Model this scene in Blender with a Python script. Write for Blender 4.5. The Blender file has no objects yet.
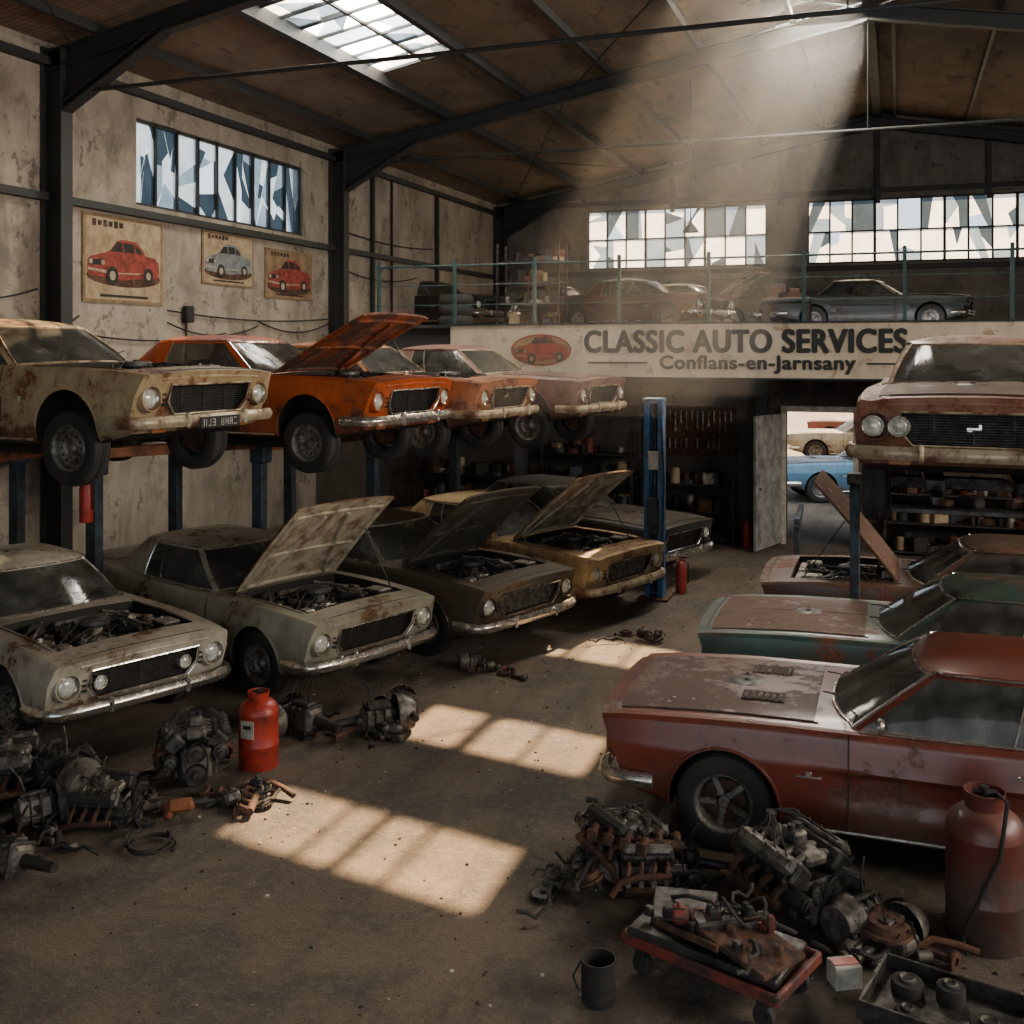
import bpy, bmesh, math, random
import numpy as np
from mathutils import Matrix, Vector, Euler
R = random.Random(7)
scene = bpy.context.scene
PI = math.pi

# ------------------------------------------------------------------ materials
def nmat(name):
    m = bpy.data.materials.new(name); m.use_nodes = True
    nt = m.node_tree; nt.nodes.clear()
    out = nt.nodes.new('ShaderNodeOutputMaterial')
    return m, nt, out
def N(nt, t, **k):
    n = nt.nodes.new(t)
    for a, b in k.items(): setattr(n, a, b)
    return n
def L(nt, a, b): nt.links.new(a, b)
def ramp(nt, fac, lo, hi, c0=(0,0,0,1), c1=(1,1,1,1)):
    r = N(nt, 'ShaderNodeValToRGB'); r.color_ramp.elements[0].position = lo; r.color_ramp.elements[1].position = hi
    r.color_ramp.elements[0].color = c0; r.color_ramp.elements[1].color = c1
    L(nt, fac, r.inputs[0]); return r.outputs[0]
def noise(nt, vec, scale, detail=6, rough=.6, dist=0):
    n = N(nt, 'ShaderNodeTexNoise'); n.inputs['Scale'].default_value = scale
    n.inputs['Detail'].default_value = detail; n.inputs['Roughness'].default_value = rough
    n.inputs['Distortion'].default_value = dist
    L(nt, vec, n.inputs['Vector']); return n.outputs['Fac']
def mix(nt, fac, a, b, mode='MIX'):
    m = N(nt, 'ShaderNodeMix'); m.data_type = 'RGBA'; m.blend_type = mode
    if isinstance(fac, bpy.types.NodeSocket): L(nt, fac, m.inputs[0])
    else: m.inputs[0].default_value = fac
    for s, i in ((a, 6), (b, 7)):
        if isinstance(s, bpy.types.NodeSocket): L(nt, s, m.inputs[i])
        else: m.inputs[i].default_value = (s[0], s[1], s[2], 1)
    return m.outputs[2]
def mth(nt, op, a, b=None):
    m = N(nt, 'ShaderNodeMath'); m.operation = op; m.use_clamp = False
    for s, i in ((a, 0), (b, 1)):
        if s is None: continue
        if isinstance(s, bpy.types.NodeSocket): L(nt, s, m.inputs[i])
        else: m.inputs[i].default_value = s
    return m.outputs[0]
def coord(nt, off=(0,0,0), sc=(1,1,1)):
    t = N(nt, 'ShaderNodeTexCoord'); mp = N(nt, 'ShaderNodeMapping')
    mp.inputs['Location'].default_value = off; mp.inputs['Scale'].default_value = sc
    L(nt, t.outputs['Object'], mp.inputs['Vector']); return mp.outputs[0]
def bump(nt, h, s, bs, d=.02):
    b = N(nt, 'ShaderNodeBump'); b.inputs['Strength'].default_value = s; b.inputs['Distance'].default_value = d
    L(nt, h, b.inputs['Height']); L(nt, b.outputs[0], bs.inputs['Normal'])
def pm(name, c1, c2=None, scale=6, rough=.6, metal=0, bmp=.2, lo=.4, hi=.62, off=None, sc=(1,1,1), rough2=None):
    m, nt, out = nmat(name); bs = N(nt, 'ShaderNodeBsdfPrincipled'); L(nt, bs.outputs[0], out.inputs[0])
    if off is None: off = (R.uniform(0,50), R.uniform(0,50), R.uniform(0,50))
    v = coord(nt, off, sc)
    if c2 is None: c2 = tuple(x*.6 for x in c1)
    n1 = noise(nt, v, scale, 8, .65); f = ramp(nt, n1, lo, hi)
    L(nt, mix(nt, f, c1, c2), bs.inputs['Base Color'])
    bs.inputs['Metallic'].default_value = metal
    if rough2 is None: rough2 = min(1, rough+.2)
    r = N(nt, 'ShaderNodeMapRange'); r.inputs[3].default_value = rough; r.inputs[4].default_value = rough2
    L(nt, f, r.inputs[0]); L(nt, r.outputs[0], bs.inputs['Roughness'])
    if bmp: bump(nt, n1, bmp, bs)
    return m
def paint(name, base, rust=(.16,.06,.025), amt=.4, rough=.45, base2=None, dust=.35, metal=0.0):
    m, nt, out = nmat(name); bs = N(nt, 'ShaderNodeBsdfPrincipled'); L(nt, bs.outputs[0], out.inputs[0])
    off=(R.uniform(0,50), R.uniform(0,50), R.uniform(0,50)); v = coord(nt, off)
    raw = coord(nt); vs_ = coord(nt, off, (2.2,2.2,.5))
    nb = noise(nt, v, 1.7, 5, .6); nf = noise(nt, v, 9, 10, .7, .3); nff = noise(nt, v, 40, 6, .7); nc = noise(nt, v, 22, 8, .75, .5)
    nst = noise(nt, vs_, 5, 8, .7)
    if base2 is None: base2 = tuple(x*.72 for x in base)
    col = mix(nt, ramp(nt, nb, .35, .65), base, base2)
    col = mix(nt, mth(nt, 'MULTIPLY', ramp(nt, nst, .48, .72), .6), col, tuple(x*.33+.010 for x in base2))
    comb = mth(nt, 'ADD', mth(nt, 'MULTIPLY', nb, .55), mth(nt, 'MULTIPLY', nf, .45))
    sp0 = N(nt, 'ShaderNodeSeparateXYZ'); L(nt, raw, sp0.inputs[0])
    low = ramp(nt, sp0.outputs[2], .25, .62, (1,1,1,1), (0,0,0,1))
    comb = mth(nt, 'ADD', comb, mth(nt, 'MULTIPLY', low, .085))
    th = .655 - amt*.26
    mask = ramp(nt, comb, th, th+.05)
    ch = ramp(nt, nc, .71-amt*.16, .74-amt*.16)
    mask = mth(nt, 'MAXIMUM', mask, mth(nt, 'MULTIPLY', ch, .85))
    rc = mix(nt, ramp(nt, nff, .35, .65), tuple(min(1,x*1.35) for x in rust), tuple(x*.35 for x in rust))
    halo = ramp(nt, comb, th-.07, th+.02)
    col = mix(nt, mth(nt, 'MULTIPLY', halo, .5), col, tuple(a*.5+b*.5 for a,b in zip(base2, rust)))
    col = mix(nt, mask, col, rc)
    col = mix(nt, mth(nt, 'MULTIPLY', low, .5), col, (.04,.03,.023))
    g = N(nt, 'ShaderNodeNewGeometry'); sep = N(nt, 'ShaderNodeSeparateXYZ'); L(nt, g.outputs['Normal'], sep.inputs[0])
    up = ramp(nt, sep.outputs[2], .3, 1.0)
    dn = mth(nt, 'MULTIPLY', mth(nt, 'MULTIPLY', up, dust*.7), ramp(nt, noise(nt, v, 4, 8, .6), .3, .7))
    col = mix(nt, dn, col, (.27,.20,.145))
    L(nt, col, bs.inputs['Base Color'])
    r = N(nt, 'ShaderNodeMapRange'); r.inputs[3].default_value = rough; r.inputs[4].default_value = .85
    rr = mth(nt, 'MAXIMUM', mask, mth(nt, 'MULTIPLY', dn, 1.6)); L(nt, rr, r.inputs[0]); L(nt, r.outputs[0], bs.inputs['Roughness'])
    bs.inputs['Metallic'].default_value = metal
    bs.inputs['Coat Weight'].default_value = .25; bs.inputs['Coat Roughness'].default_value = .22
    bump(nt, mth(nt, 'ADD', mask, mth(nt,'MULTIPLY',nff,.3)), .3, bs, .004)
    return m
def glassmat(name, tint, dustcol, clear=.5, dscale=3, rough=.12):
    m, nt, out = nmat(name)
    v = coord(nt, (R.uniform(0,50), R.uniform(0,50), 0))
    tr = N(nt, 'ShaderNodeBsdfTransparent'); tr.inputs[0].default_value = (*tint, 1)
    bs = N(nt, 'ShaderNodeBsdfPrincipled'); n1 = noise(nt, v, dscale, 8, .65)
    L(nt, mix(nt, ramp(nt, n1, .35, .7), tuple(x*.3 for x in dustcol), dustcol), bs.inputs['Base Color'])
    bs.inputs['Roughness'].default_value = rough
    mx = N(nt, 'ShaderNodeMixShader')
    f = N(nt, 'ShaderNodeMapRange'); f.inputs[1].default_value=.3; f.inputs[2].default_value=.7
    f.inputs[3].default_value = (1-clear)*.75; f.inputs[4].default_value = min(1,(1-clear)*1.3); L(nt, n1, f.inputs[0])
    L(nt, f.outputs[0], mx.inputs[0]); L(nt, tr.outputs[0], mx.inputs[1]); L(nt, bs.outputs[0], mx.inputs[2]); L(nt, mx.outputs[0], out.inputs[0])
    return m
def panemat(name, col, trans):
    m, nt, out = nmat(name)
    v = coord(nt, (R.uniform(0,50), 0, 0))
    tl = N(nt, 'ShaderNodeBsdfTranslucent'); tr = N(nt, 'ShaderNodeBsdfTransparent')
    c = mix(nt, ramp(nt, noise(nt, v, 2.5, 8, .7), .3, .7), col, tuple(x*.6 for x in col))
    L(nt, c, tl.inputs[0]); L(nt, c, tr.inputs[0])
    mx = N(nt, 'ShaderNodeMixShader'); mx.inputs[0].default_value = trans
    L(nt, tl.outputs[0], mx.inputs[1]); L(nt, tr.outputs[0], mx.inputs[2]); L(nt, mx.outputs[0], out.inputs[0])
    return m

M = {}
M['black'] = pm('black_grime', (.010,.010,.010), (.026,.021,.016), 12, .7)
M['rubber'] = pm('tire_rubber', (.015,.015,.015), (.042,.036,.03), 5, .75, bmp=.1)
M['chrome'] = pm('aged_chrome', (.72,.69,.63), (.22,.15,.10), 9, .2, .92, .05, .50, .70, rough2=.55)
M['rchrome'] = pm('rusty_bumper', (.46,.38,.26), (.14,.065,.03), 6, .4, .35, .2, .44, .62, rough2=.8)
M['rim'] = pm('wheel_steel', (.30,.28,.25), (.09,.065,.05), 14, .4, .55, .1)
M['steel'] = pm('greasy_steel', (.064,.059,.054), (.022,.017,.014), 14, .42, .5, .35)
M['alu'] = pm('cast_aluminium', (.17,.152,.13), (.04,.032,.027), 12, .48, .45, .35)
M['bayalu'] = pm('bay_cast_aluminium', (.38,.35,.31), (.10,.08,.06), 12, .4, .5, .35)
M['baysteel'] = pm('bay_steel', (.13,.125,.12), (.04,.034,.03), 12, .42, .5, .35)
M['rustm'] = pm('rusty_iron', (.11,.045,.022), (.032,.021,.017), 14, .75, .1, .4)
M['redp'] = pm('red_enamel', (.34,.028,.015), (.10,.016,.012), 7, .4, 0, .08, .48, .7)
M['redd'] = pm('worn_red_enamel', (.18,.03,.018), (.045,.022,.018), 9, .55, 0, .1, .42, .6)
M['orangep'] = pm('orange_enamel', (.28,.085,.025), (.09,.04,.025), 5, .55, 0, .1, .42, .62)
M['bluep'] = pm('blue_enamel', (.03,.13,.28), (.03,.05,.07), 6, .4, 0, .1, .47, .64)
M['bluegrey'] = pm('worn_blue_grey_paint', (.035,.06,.085), (.03,.027,.025), 6, .55, 0, .1, .42, .6)
M['tealp'] = pm('green_rail_paint', (.02,.06,.06), (.03,.028,.024), 9, .55, 0, .1, .5, .7)
M['beam'] = pm('structural_steel', (.026,.030,.032), (.048,.036,.028), 5, .6, .1, .1, .5, .7)
M['lens'] = pm('headlamp_glass', (.70,.70,.64), (.34,.32,.27), 9, .08, .2, 0)
M['amber'] = pm('amber_lens', (.4,.13,.03), None, 9, .3)
M['redlens'] = pm('red_lens', (.35,.02,.015), None, 9, .25)
M['seat'] = pm('vinyl_seat', (.05,.038,.03), (.08,.06,.045), 5, .6)
M['plate'] = pm('plate_black', (.015,.015,.018), None, 9, .5)
M['white'] = pm('white_paint', (.5,.47,.41), (.3,.26,.21), 9, .6)
M['under'] = pm('hood_underside', (.46,.40,.29), (.15,.085,.045), 5, .7, 0, .2, .45, .65)
M['underd'] = pm('hood_underside_dark', (.09,.085,.07), (.06,.035,.025), 5, .7, 0, .2, .45, .65)
M['glass'] = glassmat('dusty_car_glass', (.42,.45,.43), (.24,.235,.21), .55, 3, .09)
M['darkred'] = paint('barrel_paint', (.13,.026,.018), (.07,.03,.018), .45, .5)

# ------------------------------------------------------------------ mesh builder
class MB:
    def __init__(s): s.v=[]; s.f=[]; s.m=[]; s.M=Matrix.Identity(4); s.st=[]
    def push(s, m): s.st.append(s.M.copy()); s.M = s.M @ m
    def pop(s): s.M = s.st.pop()
    def add(s, vs, fs, mat=0):
        b = len(s.v)
        for p in vs: s.v.append(tuple(s.M @ Vector(p)))
        for f in fs: s.f.append([b+i for i in f]); s.m.append(mat)
    def box(s, c, sz, mat=0, ch=0, rot=None):
        hx,hy,hz = sz[0]/2, sz[1]/2, sz[2]/2
        T = Matrix.Translation(c) @ (Euler(rot).to_matrix().to_4x4() if rot else Matrix.Identity(4))
        s.push(T)
        if ch <= 0:
            vs=[(x*hx,y*hy,z*hz) for x in(-1,1) for y in(-1,1) for z in(-1,1)]
            s.add(vs,[(0,1,3,2),(4,6,7,5),(0,4,5,1),(2,3,7,6),(0,2,6,4),(1,5,7,3)],mat)
        else:
            ch=min(ch,hx*.9,hy*.9,hz*.9); vs=[]; idx={}
            for x in(-1,1):
                for y in(-1,1):
                    for z in(-1,1):
                        for a in range(3):
                            p=[x*(hx-ch),y*(hy-ch),z*(hz-ch)]; p[a]=(x*hx,y*hy,z*hz)[a]
                            idx[(x,y,z,a)]=len(vs); vs.append(p)
            fs=[]
            for a in range(3):
                o=[i for i in range(3) if i!=a]
                for sg in(-1,1):
                    q=[]
                    for (u,w) in((-1,-1),(1,-1),(1,1),(-1,1)):
                        k=[0,0,0]; k[a]=sg;k[o[0]]=u;k[o[1]]=w; q.append(idx[(*k,a)])
                    fs.append(q)
                for u in(-1,1):
                    for w in(-1,1):
                        k1=[0,0,0];k1[a]=-1;k1[o[0]]=u;k1[o[1]]=w
                        k2=list(k1);k2[a]=1
                        fs.append([idx[(*k1,o[0])],idx[(*k2,o[0])],idx[(*k2,o[1])],idx[(*k1,o[1])]])
            for x in(-1,1):
                for y in(-1,1):
                    for z in(-1,1): fs.append([idx[(x,y,z,0)],idx[(x,y,z,1)],idx[(x,y,z,2)]])
            s.add(vs,fs,mat)
        s.pop()
    def cyl(s, p0, p1, r0, r1=None, seg=14, mat=0, cap=True):
        if r1 is None: r1=r0
        p0=Vector(p0);p1=Vector(p1);d=(p1-p0)
        if d.length<1e-6: return
        q=d.to_track_quat('Z','Y').to_matrix()
        vs=[]
        for p,r in((p0,r0),(p1,r1)):
            for i in range(seg):
                a=2*PI*i/seg; vs.append(p+q@Vector((math.cos(a)*r,math.sin(a)*r,0)))
        fs=[(i,(i+1)%seg,seg+(i+1)%seg,seg+i) for i in range(seg)]
        if cap: fs+= [list(range(seg))[::-1], list(range(seg,2*seg))]
        s.add(vs,fs,mat)
    def lathe(s, prof, seg=24, mat=0, axis='Z', c=(0,0,0), closed=False):
        vs=[];n=len(prof)
        for i in range(seg):
            a=2*PI*i/seg
            for r,h in prof:
                x,y=math.cos(a)*r,math.sin(a)*r
                if axis=='Z': p=(x,y,h)
                elif axis=='Y': p=(x,h,y)
                else: p=(h,x,y)
                vs.append((p[0]+c[0],p[1]+c[1],p[2]+c[2]))
        fs=[]
        for i in range(seg):
            j=(i+1)%seg
            for k in range(n if closed else n-1):
                l=(k+1)%n
                fs.append((i*n+k,j*n+k,j*n+l,i*n+l))
        s.add(vs,fs,mat)
    def tube(s, pts, r, seg=6, mat=0, closed=False):
        pts=[Vector(p) for p in pts];n=len(pts);vs=[];up=Vector((0,0,1));ref=None
        for i,p in enumerate(pts):
            a=pts[(i-1)%n] if (closed or i>0) else p; b=pts[(i+1)%n] if (closed or i<n-1) else p
            t=(b-a)
            if t.length<1e-9: t=Vector((1,0,0))
            t.normalize()
            if ref is None:
                ref=t.cross(up)
                if ref.length<.05: ref=t.cross(Vector((1,0,0)))
            else:
                ref=ref-t*ref.dot(t)
                if ref.length<1e-5: ref=t.cross(Vector((1,0,0)))
            ref.normalize(); o=t.cross(ref)
            for k in range(seg):
                an=2*PI*k/seg; vs.append(p+ref*math.cos(an)*r+o*math.sin(an)*r)
        fs=[]
        for i in range(n if closed else n-1):
            j=(i+1)%n
            for k in range(seg): fs.append((i*seg+k,i*seg+(k+1)%seg,j*seg+(k+1)%seg,j*seg+k))
        if not closed: fs+=[list(range(seg))[::-1],[ (n-1)*seg+k for k in range(seg)]]
        s.add(vs,fs,mat)
    def poly(s, pts, mat=0): s.add(pts,[list(range(len(pts)))],mat)
    def prism(s, pts, off, mat=0):
        n=len(pts);o=Vector(off);vs=[Vector(p) for p in pts]+[Vector(p)+o for p in pts]
        fs=[list(range(n)),list(range(n,2*n))[::-1]]+[(i,n+i,n+(i+1)%n,(i+1)%n) for i in range(n)]
        s.add(vs,fs,mat)
    def mesh(s, name, mats, ang=35, recalc=True):
        me=bpy.data.meshes.new(name); me.from_pydata(s.v,[],s.f)
        for m in mats: me.materials.append(M[m] if isinstance(m,str) else m)
        me.polygons.foreach_set('material_index', s.m)
        if recalc:
            bm=bmesh.new(); bm.from_mesh(me); bmesh.ops.recalc_face_normals(bm,faces=bm.faces); bm.to_mesh(me); bm.free()
        me.shade_smooth(); me.set_sharp_from_angle(angle=math.radians(ang)); me.update()
        return me
    def obj(s, name, mats, parent=None, ang=35, loc=None, recalc=True):
        me=s.mesh(name, mats, ang, recalc); return mkobj(name, me, parent, loc)
def mkobj(name, me, parent=None, loc=None):
    o=bpy.data.objects.new(name, me); scene.collection.objects.link(o)
    if parent: o.parent=parent
    if loc: o.location=loc
    return o
def empty(name, loc=(0,0,0), rot=0, s=1):
    o=bpy.data.objects.new(name,None); scene.collection.objects.link(o); o.location=loc; o.rotation_euler=(0,0,rot); o.empty_display_size=.2
    o.scale=(s,s,s); return o

# ------------------------------------------------------------------ car body
def tab(t):
    xs=[a for a,b in t]; ys=[b for a,b in t]
    def f(x):
        if x<=xs[0]: return ys[0]
        if x>=xs[-1]: return ys[-1]
        for i in range(len(xs)-1):
            if x<=xs[i+1]: break
        p1,p2=ys[i],ys[i+1]; h=xs[i+1]-xs[i]; u=(x-xs[i])/h
        m1=(ys[i+1]-ys[i-1])/(xs[i+1]-xs[i-1]) if i>0 else (p2-p1)/h
        m2=(ys[i+2]-ys[i])/(xs[i+2]-xs[i]) if i+2<len(xs) else (p2-p1)/h
        u2,u3=u*u,u*u*u
        return (2*u3-3*u2+1)*p1+(u3-2*u2+u)*h*m1+(-2*u3+3*u2)*p2+(u3-u2)*h*m2
    return f
ZT=tab([(-2.3,.84),(-2.15,.905),(-1.7,.94),(-1.25,.945),(-.85,.925),(-.2,.90),(.5,.895),(1.0,.895),(1.5,.89),(1.9,.872),(2.1,.853),(2.22,.832)])
WW=tab([(-2.3,.79),(-2.1,.835),(-1.6,.865),(-.8,.87),(0,.86),(1,.86),(1.6,.865),(2.0,.858),(2.22,.840)])
ZB=tab([(-2.3,.44),(-2,.33),(-1.6,.25),(-1,.22),(1,.22),(1.8,.25),(2.1,.31),(2.22,.34)])
INS=[(0,.085),(.06,.03),(.2,.008),(.5,0),(.66,-.004),(.72,.004),(.85,.018),(.95,.030),(1,.056)]
TW=.056
AX=(1.51,-1.29)
def inset(s): return float(np.interp(s,[a for a,b in INS],[b for a,b in INS]))
def sm(a,b,x):
    t=max(0,min(1,(x-a)/(b-a))); return t*t*(3-2*t)
def sidey(x,z):
    zb,zt=ZB(x),ZT(x); s=max(0,min(1,(z-zb)/(zt-zb)))
    y=WW(x)-inset(s)
    sc=sm(-1.02,-.86,x)*(1-sm(.3,1.15,x))
    y-=.034*sc*sm(.28,.42,s)*(1-sm(.60,.665,s))
    return y
def deck(x,y):
    w=WW(x)-TW; f=min(1,abs(y)/w)
    return ZT(x)+.030*(1-f**2)-.012*sm(.80,.86,f)*(1-sm(.93,.99,f))
def warp(x,y,z):
    if x>1.9:
        k=(x-1.9)/.32
        x=x+k*.17*((z-.36)/.45)-k*.04*(abs(y)/.85)**4
    if x<-2.0:
        k=(-2.0-x)/.3; x=x-k*.06*((z-.4)/.5)+k*.05*(abs(y)/.85)**4
    return (x,y,z)
LY,LZ=.685,.635
def build_body():
    xs=list(np.linspace(-2.3,-2.05,6))+list(np.linspace(-1.98,1.95,58))+list(np.linspace(2.0,2.22,8))
    ss=[0,.03,.07,.14,.22,.3,.36,.42,.5,.58,.61,.64,.67,.70,.74,.8,.86,.92,.95,.98,1.0]
    fr=[.98,.95,.9,.86,.8,.66,.5,.33,.16,0]
    b=MB(); n=None
    for x in xs:
        zb,zt=ZB(x),ZT(x); half=[(0,zb+.0),(.4,zb)]
        for s in ss: z=zb+s*(zt-zb); half.append((sidey(x,z),z))
        w=WW(x)-TW
        for f in fr: half.append((w*f,deck(x,w*f)))
        ring=half+[(-y,z) for y,z in half[-2:0:-1]]
        n=len(ring); b.v+= [warp(x,y,z) for y,z in ring]
    k=len(xs)
    for i in range(k-1):
        for j in range(n):
            b.f.append([i*n+j,i*n+(j+1)%n,(i+1)*n+(j+1)%n,(i+1)*n+j]); b.m.append(0)
    b.f.append(list(range(n))); b.f.append([(k-1)*n+j for j in range(n)]); b.m+=[0,0]
    o=b.obj('tmp',['black','black'])
    cut=[]
    def cb(x0,x1,y,z0,z1):
        c=MB(); c.box(((x0+x1)/2,0,(z0+z1)/2),(x1-x0,2*y,z1-z0)); cut.append(c.obj('c',[]))
    cb(.99,2.06,.645,.725,1.3); cb(1.0,2.04,.44,.33,1.2); cb(-.9,.66,.66,.34,1.3)
    c=MB(); c.prism([(2.16,-.42,.49),(2.16,.42,.49),(2.16,.51,.60),(2.16,.50,.745),(2.16,-.50,.745),(2.16,-.51,.60)],(.5,0,0)); cut.append(c.obj('c',[]))
    for x in AX:
        for s in(-1,1):
            c=MB(); c.cyl((x,s*.5,.335),(x,s*1.2,.335),.372,seg=40); cut.append(c.obj('c',[]))
    for s in(-1,1):
        c=MB(); c.cyl((2.19,s*LY,LZ),(2.6,s*LY,LZ),.096,.106,seg=28); cut.append(c.obj('c',[]))
    for c in cut:
        md=o.modifiers.new('b','BOOLEAN'); md.object=c; md.operation='DIFFERENCE'; md.solver='EXACT'
    dg=bpy.context.evaluated_depsgraph_get(); me=bpy.data.meshes.new_from_object(o.evaluated_get(dg)); me.name='coupe_body'
    for c in cut+[o]: bpy.data.objects.remove(c)
    me.materials.clear(); me.materials.append(M['black']); me.materials.append(M['black'])
    for p in me.polygons:
        x,y,z=p.center; y=abs(y); inn=False
        if -2.2<x<2.05 and z>ZB(x)+.015 and y<sidey(x,z)-.025 and z<deck(x,y)-.006: inn=True
        if x>2.05 and y<.535 and .47<z<.755 and (x<2.175 or abs(p.normal.x)<.5) and x<2.3: inn=True
        if z<ZB(x)+.012: inn=True
        p.material_index=1 if inn else 0
    me.shade_smooth(); me.set_sharp_from_angle(angle=math.radians(28)); return me
BR=[(.86,0),(.85,.25),(.80,.48),(.70,.665),(.655,.705),(.3,.725),(-.1,.735),(-.4,.735),(-.60,.73),(-.9,.715),(-1.12,.68),(-1.22,.61),(-1.29,.4),(-1.32,.2),(-1.33,0)]
RR=[(.24,0),(.23,.2),(.20,.38),(.15,.495),(.11,.535),(-.08,.555),(-.28,.56),(-.47,.56),(-.57,.56),(-.72,.55),(-.81,.52),(-.86,.46),(-.90,.3),(-.92,.15),(-.925,0)]
ZR=1.285
def gpt(j,s,off=0):
    (bx,by),(rx,ry)=BR[j],RR[j]
    zb=deck(bx,min(by,.74))-.012
    x=bx+(rx-bx)*s; y=by+(ry-by)*s; z=zb+(ZR-zb)*s
    bl=.022*math.sin(PI*s)
    y+=bl*(1 if by>.55 else .3)+off*(1 if by>.6 else 0)
    if j<=3: x+=bl*.8+off
    if j>=12: x-=bl*.8+off
    return (x,y,z)
def build_green():
    b=MB(); lv=[0,.07,.3,.5,.7,.9,1.0]; caps=[.965,.9,.75,.5,.25,.0]
    n=len(BR)
    full=list(range(n))+[-j for j in range(n-2,0,-1)]
    rows=[]
    for s in lv:
        rows.append([(gpt(abs(j),s)[0], gpt(abs(j),s)[1]*(-1 if j<0 else 1), gpt(abs(j),s)[2]) for j in full])
    cx=-.34
    for k in caps:
        z=ZR+.064*(1-k**2.4)
        rows.append([(cx+(RR[abs(j)][0]-cx)*k, RR[abs(j)][1]*k*(-1 if j<0 else 1), z) for j in full])
    nn=len(full)
    for r in rows: b.v+=r
    for i in range(len(rows)-1):
        for j in range(nn):
            a=abs(full[j]); c=abs(full[(j+1)%nn]); lo=min(a,c)
            gl = 1<=i<=4 and (lo<3 or 4<=lo<8 or lo>=11)
            b.f.append([i*nn+j,i*nn+(j+1)%nn,(i+1)*nn+(j+1)%nn,(i+1)*nn+j]); b.m.append(1 if gl else 0)
    for sx in(1,-1):
        for x0 in AX:
            pts=[]
            for i in range(25):
                a=-.30+ (PI+.60)*i/24; x=x0+.378*math.cos(a); z=.335+.378*math.sin(a)
                if z<ZB(x)+.01: continue
                pts.append((x,sx*(sidey(x,z)-.002),z))
            b.tube(pts,.012,6,0)
        b.lathe([(.098,2.24),(.100,2.335),(.110,2.332),(.124,2.27)],28,0,'X',(0,sx*LY,LZ))
    # hood leading lip above the grille
    b.tube([(2.375-.02*abs(y),y,.812-.02*(abs(y)/.6)**2) for y in np.linspace(-.60,.60,13)],.020,8,0)
    return b.mesh('coupe_roof_and_windows',['black','glass'],30)
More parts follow.
